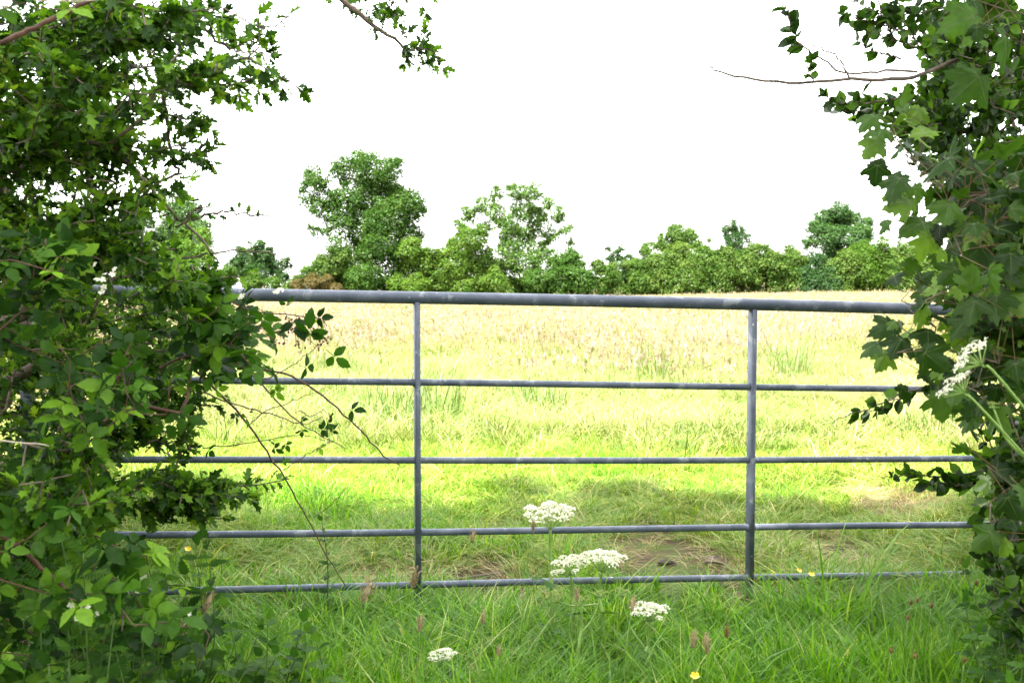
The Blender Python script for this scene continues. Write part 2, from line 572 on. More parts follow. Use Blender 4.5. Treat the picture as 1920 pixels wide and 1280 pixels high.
# ------------------------------------------------------------------ leaf shapes (base at the origin, tip along +Y, face up +Z)
def strip_leaf(edge, fold=.25, droop=.18, wob=0., seed=0):
    """edge: (x, y, mid_y) from base to tip"""
    r = np.random.default_rng(seed)
    e = np.array(edge, float)
    n = len(e)
    mid = np.c_[np.zeros(n), e[:, 2], -droop * e[:, 2] ** 2]
    V, F = [*mid], []
    for s in (-1, 1):
        b = len(V)
        ed = np.c_[s * e[:, 0], e[:, 1], fold * e[:, 0] - droop * e[:, 1] ** 2 + wob * r.uniform(-1, 1, n)]
        V += [*ed]
        for i in range(n - 1):
            q = [i, i + 1, b + i + 1, b + i] if s < 0 else [i, b + i, b + i + 1, i + 1]
            F.append(q[:3]); F.append([q[0], q[2], q[3]])
    V, F = np.array(V), np.array(F)
    ar = np.linalg.norm(np.cross(V[F[:, 1]] - V[F[:, 0]], V[F[:, 2]] - V[F[:, 0]]), axis=1)
    return V, F[ar > 1e-7]


def merge_shapes(parts):
    V, F, n = [], [], 0
    for v, f in parts:
        V.append(v); F.append(f + n); n += len(v)
    return np.concatenate(V), np.concatenate(F)


def rot2(v, ang, origin=(0, 0), s=1., tilt=0.):
    c, si = math.cos(ang), math.sin(ang)
    v = v * s
    if tilt:
        ct, st = math.cos(tilt), math.sin(tilt)
        v = np.c_[v[:, 0], v[:, 1] * ct - v[:, 2] * st, v[:, 1] * st + v[:, 2] * ct]
    return np.c_[v[:, 0] * c - v[:, 1] * si + origin[0], v[:, 0] * si + v[:, 1] * c + origin[1], v[:, 2]]


HAW = [[(0, 0, 0), (.02, .12, .12), (.07, .22, .2), (.33, .44, .27), (.13, .44, .42), (.34, .72, .52), (.13, .68, .64), (.17, .92, .8), (0, 1, 1)],
       [(0, 0, 0), (.03, .15, .14), (.3, .38, .25), (.34, .5, .33), (.15, .5, .47), (.28, .76, .56), (.11, .75, .7), (.1, .95, .85), (0, 1, 1)],
       [(0, 0, 0), (.03, .2, .16), (.24, .5, .3), (.12, .52, .48), (.26, .82, .6), (.1, .8, .75), (0, 1, 1)]]
HAW_P = [strip_leaf(e, .3 + .1 * i, .1 + .12 * i, .03, i) for i, e in enumerate(HAW)]
OV = [(0, 0, 0), (.2, .18, .16), (.31, .44, .4), (.24, .74, .7), (0, 1.03, 1)]
OVS = [(0, 0, 0), (.16, .06, .1), (.24, .2, .2), (.36, .32, .3), (.33, .36, .38), (.41, .5, .48), (.35, .55, .56), (.35, .7, .68), (.24, .76, .77), (.2, .88, .86), (0, 1.05, 1)]


def bramble_proto(k):
    r = np.random.default_rng(40 + k)
    t = strip_leaf([(x * .8, y, m) for x, y, m in OVS], .22, .2, .02, k)
    parts = [(rot2(t[0], r.uniform(-.1, .1), (0, .5), .56, r.uniform(-.35, .05)), t[1])]
    for s in (-1, 1):
        parts.append((rot2(t[0], s * r.uniform(1.1, 1.45), (s * -.03, .38), .47, r.uniform(-.35, .1)), t[1]))
    if k == 2:
        o = strip_leaf(OV, .16, .16, .02, k)
        for s in (-1, 1):
            parts.append((rot2(o[0], s * 1.75, (0, .33), .42, -.1), o[1]))
    pet = (np.array([[-.012, 0, 0], [.012, 0, 0], [.01, .44, 0], [-.01, .44, 0]]), np.array([[0, 1, 2], [0, 2, 3]]))
    return merge_shapes(parts + [pet])


BRA_P = [bramble_proto(k) for k in range(3)]
OV_P = [strip_leaf(OV, .28, .1, .02, 1), strip_leaf([(x * 1.2, y, m) for x, y, m in OV], .15, .25, .03, 2)]


def sycamore_proto(k):
    r = np.random.default_rng(70 + k)
    half = [(0, -.02), (.12, -.1), (.33, -.07), (.30, .02), (.5, .1), (.40, .2), (.55, .28), (.72, .5), (.62, .5), (.6, .62), (.46, .55), (.36, .52),
            (.3, .56), (.34, .72), (.24, .78), (.22, .9), (.1, .93), (0, 1.08)]
    h = np.array(half)
    h = h * (1 + r.uniform(-.05, .05, h.shape))
    h[0, 0] = h[-1, 0] = 0
    out = np.concatenate([h, (h * [-1, 1])[::-1][1:-1]])
    n = len(out)
    rad = np.linalg.norm(out - [0, .2], axis=1)
    ang = np.arctan2(out[:, 0], out[:, 1] - .05)
    z = -.38 * r.uniform(.5, 1.3) * rad ** 2 + .14 * np.cos(ang * 5) * rad + r.uniform(-.02, .02, n) + .22 * np.abs(out[:, 0]) * r.uniform(-.2, 1)
    inner = np.c_[out * .45 + [0, .08], z * .3 + .04]
    V = np.concatenate([np.c_[out, z], inner, [[0, .1, 0.]]])
    F = []
    for i in range(n):
        j = (i + 1) % n
        if i % 2 == 0:
            F += [(i, j, n + i)]
        else:
            F += [(i, j, n + i - 1), ]
    # coarse inner ring of every second vertex
    ev = list(range(0, n, 2))
    V = np.concatenate([np.c_[out, z], inner[ev], [[0, .1, 0.02]]])
    m, F = len(ev), []
    for q in range(m):
        a, b, c = ev[q], ev[q] + 1, ev[(q + 1) % m]
        ia, ic = n + q, n + (q + 1) % m
        F += [(a, ia, b), (b, ia, ic), (b, ic, c), (ia, n + m, ic)]
    F = np.array(F)[:, ::-1]
    mi = [0] * len(F)
    W, G = [*V], [*F]
    for q in ((n // 2), 7, n - 7, 3, n - 3):
        a, b = np.array([0, .1, .03]), V[q % n] * .93 + [0, 0, .006]
        mid = inner[q % n] + [0, 0, .012] if q % 2 == 0 else (inner[q % n] + [0, 0, .014])
        d = unit(np.r_[-(b - a)[1], (b - a)[0], 0])
        k0 = len(W)
        W += [a - d * .012, a + d * .012, mid + d * .009, mid - d * .009, b]
        G += [np.array([k0, k0 + 1, k0 + 2]), np.array([k0, k0 + 2, k0 + 3]), np.array([k0 + 3, k0 + 2, k0 + 4])]
        mi += [1, 1, 1]
    return np.array(W), np.array(G), np.array(mi)


SYC_P = [sycamore_proto(k) for k in range(7)]
LANCE = [(0, 0, 0), (.14, .08, .06), (.21, .22, .18), (.17, .26, .25), (.22, .4, .36), (.16, .44, .43), (.19, .58, .54), (.12, .63, .62), (.13, .76, .72), (.06, .85, .83), (0, 1, 1)]
LAN_P = [strip_leaf(LANCE, .2, .25, .02, 1), strip_leaf([(x * 1.35, y, m) for x, y, m in LANCE], .15, .15, .03, 2)]


def vetch_proto():
    o = strip_leaf([(0, 0, 0), (.16, .15, .15), (.2, .5, .5), (.14, .85, .85), (0, 1, 1)], .1, .05)
    parts = []
    for i in range(6):
        for s in (-1, 1):
            parts.append((rot2(o[0], s * 1.1, (0, .12 + i * .14), .24), o[1]))
    parts.append((rot2(o[0], 0, (0, .93), .2), o[1]))
    parts.append((np.array([[-.008, 0, 0], [.008, 0, 0], [.004, .95, 0], [-.004, .95, 0]]), np.array([[0, 1, 2], [0, 2, 3]])))
    return merge_shapes(parts)


VET_P = [vetch_proto()]

# ------------------------------------------------------------------ leaf sets: the leaves that show largest become parts, the rest one mass
PENDING = []


class Leaves:
    def __init__(s, root, protos, mat, limit=300, part='leaf', mass='foliage'):
        s.root, s.protos, s.mat, s.limit, s.part, s.mass = root, protos, mat, limit, part, mass
        s.p, s.d, s.n, s.s = [], [], [], []
        PENDING.append(s)

    def add(s, p, d, n, size):
        p = np.atleast_2d(p)
        s.p.append(p); s.d.append(np.broadcast_to(d, p.shape)); s.n.append(np.broadcast_to(n, p.shape)); s.s.append(np.broadcast_to(size, len(p)))

    def close(s):
        s.P, s.S = np.concatenate(s.p), np.concatenate(s.s)
        s.Y = unit(np.concatenate(s.d))
        n = np.concatenate(s.n)
        s.Z = unit(n - s.Y * np.sum(n * s.Y, 1, keepdims=True))
        s.X = np.cross(s.Y, s.Z)
        s.k = RNG.integers(0, len(s.protos), len(s.P))


def finish_leaves():
    for L in PENDING: L.close()
    allp = np.concatenate([L.P + L.Y * L.S[:, None] * .5 for L in PENDING])
    px, py, dep = project(allp)
    inside = (px > 0) & (px < 1920) & (py > 0) & (py < 1280) & (dep > .2)
    bx, by = np.clip(px // 14, 0, 137).astype(int), np.clip(py // 14, 0, 91).astype(int)
    zb = np.full((138, 92), 1e9)
    np.minimum.at(zb, (bx[inside], by[inside]), dep[inside])
    front = inside & (dep <= zb[bx, by] + .05)
    o = 0
    for L in PENDING:
        n = len(L.P)
        sc = L.S / np.maximum(dep[o:o + n], .3) * (front[o:o + n] * 1. + inside[o:o + n] * .02 + .001)
        o += n
        order = np.argsort(-sc)
        solo, rest = order[:L.limit], order[L.limit:]
        off = np.array(L.root.location)
        mats = [L.mat, M['vein']]
        meshes = [make_mesh(L.part, pr[0], pr[1], mats, np.zeros(len(pr[1])), pr[2] if len(pr) > 2 else None) for pr in L.protos]
        for i in solo:
            ob = bpy.data.objects.new(L.part, meshes[L.k[i]])
            COL.objects.link(ob)
            ob.parent = L.root
            q = L.S[i]
            X, Y, Z, P = L.X[i] * q, L.Y[i] * q, L.Z[i] * q, L.P[i] - off
            ob.matrix_local = Matrix(((X[0], Y[0], Z[0], P[0]), (X[1], Y[1], Z[1], P[1]), (X[2], Y[2], Z[2], P[2]), (0, 0, 0, 1)))
        if len(rest):
            bag = Bag()
            for k, pr in enumerate(L.protos):
                v, f = pr[0], pr[1]
                mi = pr[2] if len(pr) > 2 else np.zeros(len(f), int)
                ii = rest[L.k[rest] == k]
                if not len(ii): continue
                W = (L.P[ii, None] + L.S[ii, None, None] * (v[None, :, 0:1] * L.X[ii, None] + v[None, :, 1:2] * L.Y[ii, None] + v[None, :, 2:3] * L.Z[ii, None]))
                F = f[None] + (np.arange(len(ii)) * len(v))[:, None, None]
                bag.add(W.reshape(-1, 3), F.reshape(-1, 3), 0, np.repeat(RNG.random(len(ii)), len(f)))
                bag.m[-1] = np.tile(mi, len(ii))
            put(L.mass, bag.mesh(L.mass, mats, False, off), L.root, kind='stuff')


# ------------------------------------------------------------------ branching
def grow(root_nodes, attr, rng, step=.09, sag=.0, bias=.25, curl=.25):
    """connects every point of attr to the nearest part of the plant grown so far"""
    cap = len(root_nodes) + len(attr) * 14 + 10
    pos = np.zeros((cap, 3)); par = np.full(cap, -1); plen = np.zeros(cap)
    n = 0
    for p in root_nodes:
        pos[n] = p
        if n:
            par[n] = n - 1
            plen[n] = plen[n - 1] + np.linalg.norm(pos[n] - pos[n - 1])
        n += 1
    order = np.argsort(np.min(np.linalg.norm(attr[:, None] - np.asarray(root_nodes)[None], axis=2), 1))
    ends = np.zeros(len(attr), int)
    for a in order:
        p = attr[a]
        d = np.linalg.norm(pos[:n] - p, axis=1)
        q = int(np.argmin(d + bias * plen[:n]))
        dist = d[q]
        k = int(min(12, max(1, math.ceil(dist / step))))
        dirq = unit(pos[q] - pos[par[q]]) if par[q] >= 0 else np.array([0, 0, 1.])
        c = pos[q] + dirq * dist * .35 + rng.normal(0, curl * .25, 3) * dist + np.array([0, 0, sag * dist])
        prev = q
        for j in range(1, k + 1):
            t = j / k
            pos[n] = (1 - t) ** 2 * pos[q] + 2 * t * (1 - t) * c + t * t * p
            if j < k: pos[n] += rng.normal(0, .006 + .02 * step, 3)
            par[n] = prev
            plen[n] = plen[prev] + dist / k
            prev = n
            n += 1
        ends[a] = prev
    return pos[:n], par[:n], ends


def pipe_radii(par, r0, ex=2.4, nroot=1):
    n = len(par)
    acc = np.zeros(n)
    for i in range(n - 1, -1, -1):
        if acc[i] == 0: acc[i] = r0 ** ex
        if par[i] >= 0: acc[par[i]] += acc[i]
    return acc ** (1 / ex)


def emit_wood(root, pos, par, rad, thick, mat_thick, mat_thin, trunk='trunk', sides=6):
    off = np.array(root.location)
    e = np.where(par >= 0)[0]
    p = par[e]
    r1 = rad[e]
    r0 = np.minimum(rad[p], r1 * 1.35)
    big = r1 > thick
    for sel, nm, mt, sd in ((big, trunk, mat_thick, 8), (~big, 'twigs', mat_thin, 5)):
        if sel.any():
            v, f = tubes(pos[p[sel]], pos[e[sel]] + unit(pos[e[sel]] - pos[p[sel]]) * r1[sel][:, None] * .4, r0[sel], r1[sel], sd)
            put(nm, make_mesh(nm, v - off, f, mt, smooth_sh=True), root, kind='stuff' if nm == 'twigs' else None)


def inside_poly(px, py, poly):
    poly = np.array(poly, float)
    c = np.zeros(len(px), bool)
    x0, y0 = poly[-1]
    for x1, y1 in poly:
        cond = ((y1 > py) != (y0 > py)) & (px < (x0 - x1) * (py - y1) / ((y0 - y1) + 1e-12) + x1)
        c ^= cond
        x0, y0 = x1, y1
    return c


def fill(poly, n, Y0, Y1, rng, edge=0.):
    """n points in the wedge-shaped volume seen through poly between the depths Y0 and Y1"""
    poly = np.array(poly, float)
    lo, hi = poly.min(0), poly.max(0)
    out = np.zeros((0, 2))
    while len(out) < n:
        q = rng.uniform(lo, hi, (n * 3, 2))
        out = np.concatenate([out, q[inside_poly(q[:, 0], q[:, 1], poly)]])
    out = out[:n]
    Y = Y0 + (Y1 - Y0) * rng.random(n)
    p = at(out[:, 0], out[:, 1], Y)
    g = ground_z(p[:, 0], p[:, 1]) + .04
    p[:, 2] = np.maximum(p[:, 2], g + .1 * rng.random(n))
    return p


def clumps(poly, n, Y0, Y1, rng, m, sig=.09):
    c = fill(poly, m, Y0, Y1, rng)
    p = c[rng.integers(0, m, n)] + rng.normal(0, 1, (n, 3)) * [sig, sig, sig * .5]
    p[:, 2] = np.maximum(p[:, 2], ground_z(p[:, 0], p[:, 1]) + .06)
    return p


def leafy(L, ends, dirs, rng, n, length, size, angle=(35, 75), cluster=1, up=1.0, outv=None, jitter=.55, twigdroop=0., tipleaf=True):
    """leaves along the last stretch of every twig"""
    m = len(ends)
    for j in range(n):
        u = (j + rng.random(m) * .6) / n * length
        base = ends - dirs * u[:, None]
        for c in range(cluster):
            side = rng.normal(0, 1, (m, 3))
            side = unit(side - dirs * np.sum(side * dirs, 1, keepdims=True))
            a = np.radians(rng.uniform(*angle, m)) * (1. if (j or not tipleaf) else .5)
            d = dirs * np.cos(a)[:, None] + side * np.sin(a)[:, None]
            d[:, 2] -= twigdroop
            nn = rng.normal(0, jitter, (m, 3)) + np.array([0, 0, up])
            if outv is not None: nn = nn + np.asarray(outv)
            L.add(base, d, nn, size * rng.uniform(.6, 1.2, m))


def twig_dirs(pos, par, ends, back=2):
    q = ends.copy()
    for _ in range(back):
        q = np.where(par[q] >= 0, par[q], q)
    return unit(pos[ends] - pos[q] + 1e-6)


def along(pts, rng, spacing, jit=.3):
    """points and tangents every `spacing` metres along a polyline"""
    seg = np.linalg.norm(np.diff(pts, axis=0), axis=1)
    s = np.concatenate([[0], np.cumsum(seg)])
    u = np.arange(spacing * .5, s[-1], spacing)
    u = np.clip(u + rng.uniform(-jit, jit, len(u)) * spacing, 0, s[-1])
    P = np.stack([np.interp(u, s, pts[:, k]) for k in range(3)], -1)
    T = unit(np.stack([np.interp(np.minimum(u + .02, s[-1]), s, pts[:, k]) - np.interp(np.maximum(u - .02, 0), s, pts[:, k]) for k in range(3)], -1))
    return P, T


def thing_branch(root, name, px, Y, r0, r1, mat, n=24, sides=6, wob=.004, seed=0):
    rng = np.random.default_rng(seed)
    Ys = np.linspace(Y[0], Y[1], len(px)) if isinstance(Y, tuple) else Y
    p = spline(at([a for a, _ in px], [b for _, b in px], Ys), n)
    p[1:-1] += rng.normal(0, wob, (n - 2, 3))
    v, f = polytube(p, np.linspace(r0, r1, n), sides)
    put(name, make_mesh(name, v - np.array(root.location), quads_to_tris(f), mat, smooth_sh=True), root)
    return p


# ------------------------------------------------------------------ left: hawthorn
def base_at(x, y): return np.array([x, y, float(ground_z(x, y))])


rng = np.random.default_rng(21)
hb = base_at(-2.0, 3.25)
haw = empty('hawthorn_tree', hb, 'leafy hawthorn tree with small lobed leaves filling the left side of the gateway', 'tree')
trunk = [hb + [0, 0, -.1], hb + [.04, .03, .35], hb + [.02, .1, .8], hb + [.12, .12, 1.3], hb + [.1, .02, 1.8], hb + [.2, .05, 2.4]]
UP = [(-900, -700), (300, -700), (380, -200), (420, 0), (425, 70), (400, 130), (310, 170), (300, 230), (270, 290), (290, 330), (215, 400), (160, 430), (-900, 430)]
MID = [(-700, 430), (160, 420), (250, 430), (380, 490), (430, 560), (420, 640), (360, 720), (390, 790), (300, 850), (180, 880), (-700, 900)]
LOW = [(-600, 860), (150, 860), (250, 900), (230, 990), (100, 1050), (-600, 1100)]
UPF = [(0, 0), (420, 0), (425, 70), (400, 130), (290, 170), (260, 290), (285, 330), (200, 400), (0, 420)]
att = np.concatenate([
    clumps(UP, 560, 2.7, 4.4, rng, 110, .11),
    fill([(-250, 120), (180, 150), (200, 440), (-250, 440)], 130, 3.2, 4.6, rng),
    fill([(-350, 600), (140, 600), (160, 830), (-350, 830)], 90, 3.0, 4.5, rng),
    clumps(UPF, 440, 2.35, 3.1, rng, 48, .065),
    clumps([(0, 390), (230, 425), (370, 490), (390, 560), (150, 570), (0, 480)], 210, 2.45, 2.95, rng, 22, .06),
    fill(MID, 420, 3.3, 4.7, rng), fill([(0, 430), (290, 430), (350, 500), (340, 700), (240, 860), (0, 900)], 330, 3.2, 4.4, rng),
    clumps([(180, 740), (370, 740), (390, 790), (300, 850), (200, 880)], 70, 2.9, 3.3, rng, 9, .07),
    fill([(0, 540), (330, 520), (430, 560), (420, 640), (330, 720), (0, 740)], 300, 3.0, 4.6, rng),
    fill(LOW, 240, 2.7, 4.2, rng), fill([(0, 880), (230, 900), (220, 990), (110, 1060), (0, 1200)], 220, 2.5, 3.4, rng),
    clumps([(120, 870), (290, 880), (370, 895), (455, 930), (360, 962), (250, 930)], 70, 2.8, 3.05, rng, 9, .05),
    clumps([(0, 830), (140, 850), (190, 930), (160, 980), (60, 980), (0, 960)], 80, 2.1, 2.45, rng, 9, .06),
])
pos, par, ends = grow(trunk, att, rng, .09)
rad = pipe_radii(par, .002)
rad = np.minimum(rad, .075)
emit_wood(haw, pos, par, rad, .011, M['bark'], M['twig'])
HL = Leaves(haw, HAW_P, M['hawthorn'])
leafy(HL, pos[ends], twig_dirs(pos, par, ends, 2), rng, 6, .13, .046, cluster=2, up=1., outv=(.1, -.25, .1), jitter=.5)


def hawthorn_branch(px, Y, r0, r1, seed, spacing=.032, size=.044, part='branch', ncl=4, side=.07, sub=True):
    rg = np.random.default_rng(seed)
    p = thing_branch(haw, part, px, Y, r0 * 1.15, max(r1 * 1.2, .002), M['twig'], seed=seed, wob=.003)
    P, T = along(p, rg, spacing)
    sd = rg.normal(0, 1, P.shape)
    sd = unit(sd - T * np.sum(sd * T, 1, keepdims=True))
    tip = P + (sd * .8 + T * .6) * (side * rg.uniform(.2, 1.1, len(P)))[:, None]
    v, f = tubes(P, tip, .0019, .0014, 4)
    put('twigs', make_mesh('twigs', v - hb, f, M['twig']), haw, kind='stuff')
    leafy(HL, tip, unit(tip - P), rg, 2, .04, size, cluster=ncl, up=.5)
    return p


# the sprays that stand out against the sky
hawthorn_branch([(300, 170), (345, 160), (400, 165), (455, 155), (510, 140), (545, 152)], (3.0, 2.85), .005, .0015, 1, .026)
hawthorn_branch([(320, 60), (370, 50), (420, 85), (460, 100), (510, 95)], (3.0, 3.1), .005, .0012, 2, .03)
hawthorn_branch([(290, 20), (340, 15), (400, 30), (430, 42)], (3.0, 3.0), .005, .0015, 3, .022)
hawthorn_branch([(300, 150), (310, 200), (315, 250), (325, 300), (333, 325), (300, 340), (255, 375), (232, 405)], (3.0, 2.9), .006, .002, 4, .035)
hawthorn_branch([(318, 215), (345, 222), (370, 212), (392, 226)], (2.95, 2.9), .003, .001, 5, .022)
hawthorn_branch([(330, 305), (355, 295), (380, 290), (398, 300)], (2.95, 2.9), .003, .001, 6, .03)
hawthorn_branch([(210, 285), (245, 310), (270, 335), (300, 370), (330, 405), (370, 440), (410, 490)], (2.7, 2.8), .007, .0025, 7, .09, ncl=2)
hawthorn_branch([(330, 425), (380, 405), (430, 398), (470, 402), (505, 405)], (2.75, 2.65), .003, .001, 8, .055, .026, ncl=2, side=.03)
hawthorn_branch([(340, 420), (360, 398), (385, 385)], (2.75, 2.7), .002, .001, 9, .05, .024, ncl=1, side=.03)
hawthorn_branch([(300, 490), (360, 480), (430, 472), (480, 470), (520, 474)], (2.8, 2.75), .003, .001, 10, .2, .02, ncl=1, side=.02)
# the branch that hangs into the top of the picture, from the crown above the gateway
hawthorn_branch([(100, -420), (340, -330), (520, -120), (640, -5), (668, 20), (692, 42), (720, 62), (748, 82), (762, 105), (778, 125)], (3.2, 3.3), .012, .002, 11, .032, .038, ncl=4, side=.06)
hawthorn_branch([(715, 58), (722, 30), (735, 5), (760, -30)], (3.3, 3.3), .002, .001, 12, .02, .038)
hawthorn_branch([(752, 88), (775, 95), (800, 92), (815, 98)], (3.3, 3.25), .002, .001, 13, .016, .038)
hawthorn_branch([(640, -30), (690, -15), (740, -12), (790, -10), (806, -2)], (3.3, 3.3), .003, .001, 14, .025, .036)

# ------------------------------------------------------------------ left: bramble
rng = np.random.default_rng(22)
bb = base_at(-1.75, 2.55)
bra = empty('bramble_bush', bb, 'bramble bush with three part leaves and reddish canes over the gate end', 'bush')
BL = Leaves(bra, BRA_P, M['bramble'])
att = np.concatenate([
    clumps([(-500, 470), (140, 470), (230, 520), (330, 640), (270, 760), (200, 850), (-500, 850)], 110, 2.15, 2.8, rng, 26, .07),
    fill([(330, 560), (430, 560), (520, 590), (515, 640), (490, 700), (410, 710), (340, 650)], 60, 2.6, 3.4, rng),
    fill([(-400, 860), (100, 900), (250, 930), (290, 1010), (180, 1140), (60, 1260), (-400, 1300)], 60, 1.95, 2.5, rng),
    fill([(0, 980), (250, 1020), (330, 1080), (400, 1180), (380, 1290), (-200, 1290)], 70, 2.05, 2.8, rng),
    fill([(-300, -80), (110, -60), (120, 40), (60, 110), (-300, 120)], 14, 2.1, 2.4, rng),
    fill([(60, 120), (260, 150), (230, 260), (120, 260)], 10, 2.5, 2.8, rng),
])
pos, par, ends = grow([bb + [0, 0, -.05], bb + [0, 0, .3], bb + [.05, 0, .7]], att, rng, .1, .15)
rad = np.minimum(pipe_radii(par, .0014, 3.2), .0042)
emit_wood(bra, pos, par, rad, .003, M['cane'], M['cane'], 'cane')
leafy(BL, pos[ends], twig_dirs(pos, par, ends, 2), rng, 3, .16, .088, (40, 80), up=.9, outv=(.1, -.55, .15), jitter=.4)

canes = [
    ([(300, 690), (350, 668), (400, 660), (450, 685), (510, 740), (550, 785), (600, 815), (650, 842)], (2.75, 2.95), .0042, .0012),
    ([(480, 690), (545, 705), (600, 738), (650, 782), (690, 822), (720, 855), (750, 872)], (3.0, 3.3), .004, .0016),
    ([(360, 690), (420, 745), (465, 795), (495, 840), (530, 890), (562, 945), (588, 990), (612, 1040), (648, 1098)], (2.9, 3.5), .004, .0012),
    ([(380, 735), (450, 760), (520, 780), (570, 795), (605, 780)], (2.9, 3.0), .0025, .001),
    ([(465, 797), (500, 770), (540, 755), (590, 735)], (3.0, 3.1), .0018, .0008),
    ([(560, 770), (585, 780), (608, 768), (622, 790)], (2.95, 3.0), .0018, .0008),
    ([(530, 882), (560, 862), (600, 838), (625, 826)], (3.15, 3.2), .0016, .0008),
    ([(588, 970), (615, 950), (640, 925), (655, 905)], (3.35, 3.35), .0014, .0007),
    ([(0, 83), (60, 55), (120, 25), (180, -5), (240, -40)], (2.2, 2.3), .006, .004),
    ([(-20, 985), (40, 1030), (90, 1075), (150, 1125)], (2.1, 2.2), .006, .004),
    ([(340, 525), (400, 545), (470, 583), (540, 590), (600, 598), (612, 612)], (2.75, 2.9), .003, .001),
    ([(480, 720), (540, 690), (580, 660), (615, 633)], (2.8, 2.8), .0018, .0008),
    ([(380, 840), (470, 830), (560, 815), (620, 828)], (3.05, 3.2), .002, .0008),
]
thorns = []
for k, (px, Y, r0, r1) in enumerate(canes):
    p = thing_branch(bra, 'cane', px, Y, r0, r1 * 1.2, M['cane'], seed=100 + k, wob=.0014)
    rg = np.random.default_rng(200 + k)
    P, T = along(p, rg, .03)
    sd = rg.normal(0, 1, P.shape)
    sd = unit(sd - T * np.sum(sd * T, 1, keepdims=True))
    thorns.append((P, P + sd * rg.uniform(.004, .009, (len(P), 1))))
    # small side leaves, sparse on the bare arching shoots
    if k in (0, 1, 2, 3, 10, 11, 12):
        n = {0: 5, 1: 3, 2: 4, 3: 6, 10: 11, 11: 5, 12: 6}[k]
        i = rg.choice(len(P), min(n, len(P)), replace=False)
        if k in (0, 2, 1): i = i[np.argsort(i)][:] // 2
        leafy(BL, P[i] + sd[i] * .02, unit(sd[i] + T[i] * .5), rg, 1, .01, .085 if k in (0, 1, 10, 11) else .05, (10, 50), up=.6, outv=(0, -.5, 0))
v, f = tubes(np.concatenate([a for a, _ in thorns]), np.concatenate([b for _, b in thorns]), .0016, .0003, 4)
put('thorns', make_mesh('thorns', v - bb, f, M['cane']), bra, kind='stuff')


def blossom(c, n, spread, size, rg, mat_i=0):
    """five petalled flowers in a loose cluster"""
    bag = Bag()
    for _ in range(n):
        q = np.array(c) + rg.normal(0, spread, 3)
        nrm = unit(np.array([rg.normal(0, .5), -1, .6]) + rg.normal(0, .3, 3))
        u = unit(np.cross(nrm, [0, 0, 1.]))
        w2 = np.cross(nrm, u)
        for a in range(5):
            t = a * 2 * math.pi / 5 + rg.uniform(-.2, .2)
            d = u * math.cos(t) + w2 * math.sin(t)
            e = np.cross(nrm, d)
            s = size * rg.uniform(.8, 1.1)
            bag.add([q, q + d * s * .6 + e * s * .36 + nrm * s * .1, q + d * s, q + d * s * .6 - e * s * .36 + nrm * s * .1], [(0, 1, 2, 3)], 0, rg.random())
    return bag


rg = np.random.default_rng(5)
for (px, py, Y, n, sp, sz) in ((455, 556, 2.72, 3, .008, .009), (521, 547, 2.78, 4, .012, .008), (198, 512, 2.3, 5, .014, .008),
                               (190, 528, 2.3, 4, .01, .009), (165, 1140, 2.05, 8, .014, .009), (240, 1095, 2.3, 3, .01, .009), (345, 1145, 2.5, 5, .012, .007), (260, 1085, 2.3, 3, .02, .008)):
    put('blossom', blossom(at(px, py, Y), n, sp, sz, rg).mesh('blossom', M['petal'], False, bb), bra)
bag = Bag()
for (px, py) in ((530, 632), (548, 628), (562, 615), (575, 622), (588, 628), (520, 640), (542, 602), (605, 640), (614, 630), (566, 640), (600, 655), (556, 650)):
    c = at(px, py, 2.82)
    for _ in range(5):
        q = c + rg.normal(0, .008, 3)
        v, f = polytube([q, q + [0, 0, .004], q + [0, 0, .007]], [.001, .0038, .001], 6)
        bag.add(v, quads_to_tris(f))
    v, f = tubes([c + [0, 0, .004]], [c + rg.normal(0, .012, 3) + [-.02, 0, .03]], .0008, .0011, 4)
    bag.add(v, f)
put('withered_berries', bag.mesh('withered_berries', M['dark_seed'], False, bb), bra, kind='stuff')

# ------------------------------------------------------------------ right: blackthorn thicket and sycamore
rng = np.random.default_rng(23)
tb = base_at(2.55, 3.7)
thn = empty('blackthorn_thicket', tb, 'dark small leaved blackthorn thicket with a long bare branch on the right of the gateway', 'shrub')
RT = [(1740, -600), (1745, 0), (1700, 60), (1740, 120), (1690, 190), (1670, 260), (1740, 330), (1790, 420), (1800, 500), (1760, 580), (1720, 640), (1760, 720), (1815, 790), (1850, 900),
      (1840, 980), (1860, 1080), (1880, 1200), (2700, 1250), (2700, -600)]
att = np.concatenate([fill(RT, 700, 3.1, 4.7, rng), clumps([(1960, -500), (3000, -500), (3000, 1200), (1960, 1200)], 420, 2.9, 4.6, rng, 90, .12),
                      fill([(1745, 0), (1700, 60), (1740, 120), (1690, 190), (1670, 260), (1740, 330), (1790, 420), (1800, 500), (1920, 500), (1920, 0)], 420, 2.9, 4.0, rng),
                      fill([(1815, 790), (1835, 900), (1825, 980), (1845, 1080), (1870, 1230), (2150, 1280), (2150, 760)], 420, 2.5, 3.5, rng),
                      fill([(1800, 440), (2000, 430), (2000, 820), (1820, 800), (1760, 640)], 120, 3.0, 3.8, rng),
                      fill([(1590, -40), (1700, -30), (1700, 70), (1640, 90), (1600, 60)], 14, 3.0, 3.3, rng),
                      fill([(1560, 170), (1690, 165), (1690, 230), (1600, 215)], 14, 3.0, 3.3, rng)])
trunk = [tb + [0, 0, -.1], tb + [-.03, 0, .5], tb + [0, 0, 1.], tb + [-.06, 0, 1.5], tb + [-.05, .1, 2.1]]
pos, par, ends = grow(trunk, att, rng, .09)
rad = np.minimum(pipe_radii(par, .0016), .05)
emit_wood(thn, pos, par, rad, .011, M['bark'], M['twig'])
TL = Leaves(thn, OV_P, M['blackthorn'])
leafy(TL, pos[ends], twig_dirs(pos, par, ends, 2), rng, 6, .17, .038, cluster=2, up=.7, outv=(-.15, -.4, .1), jitter=.6)


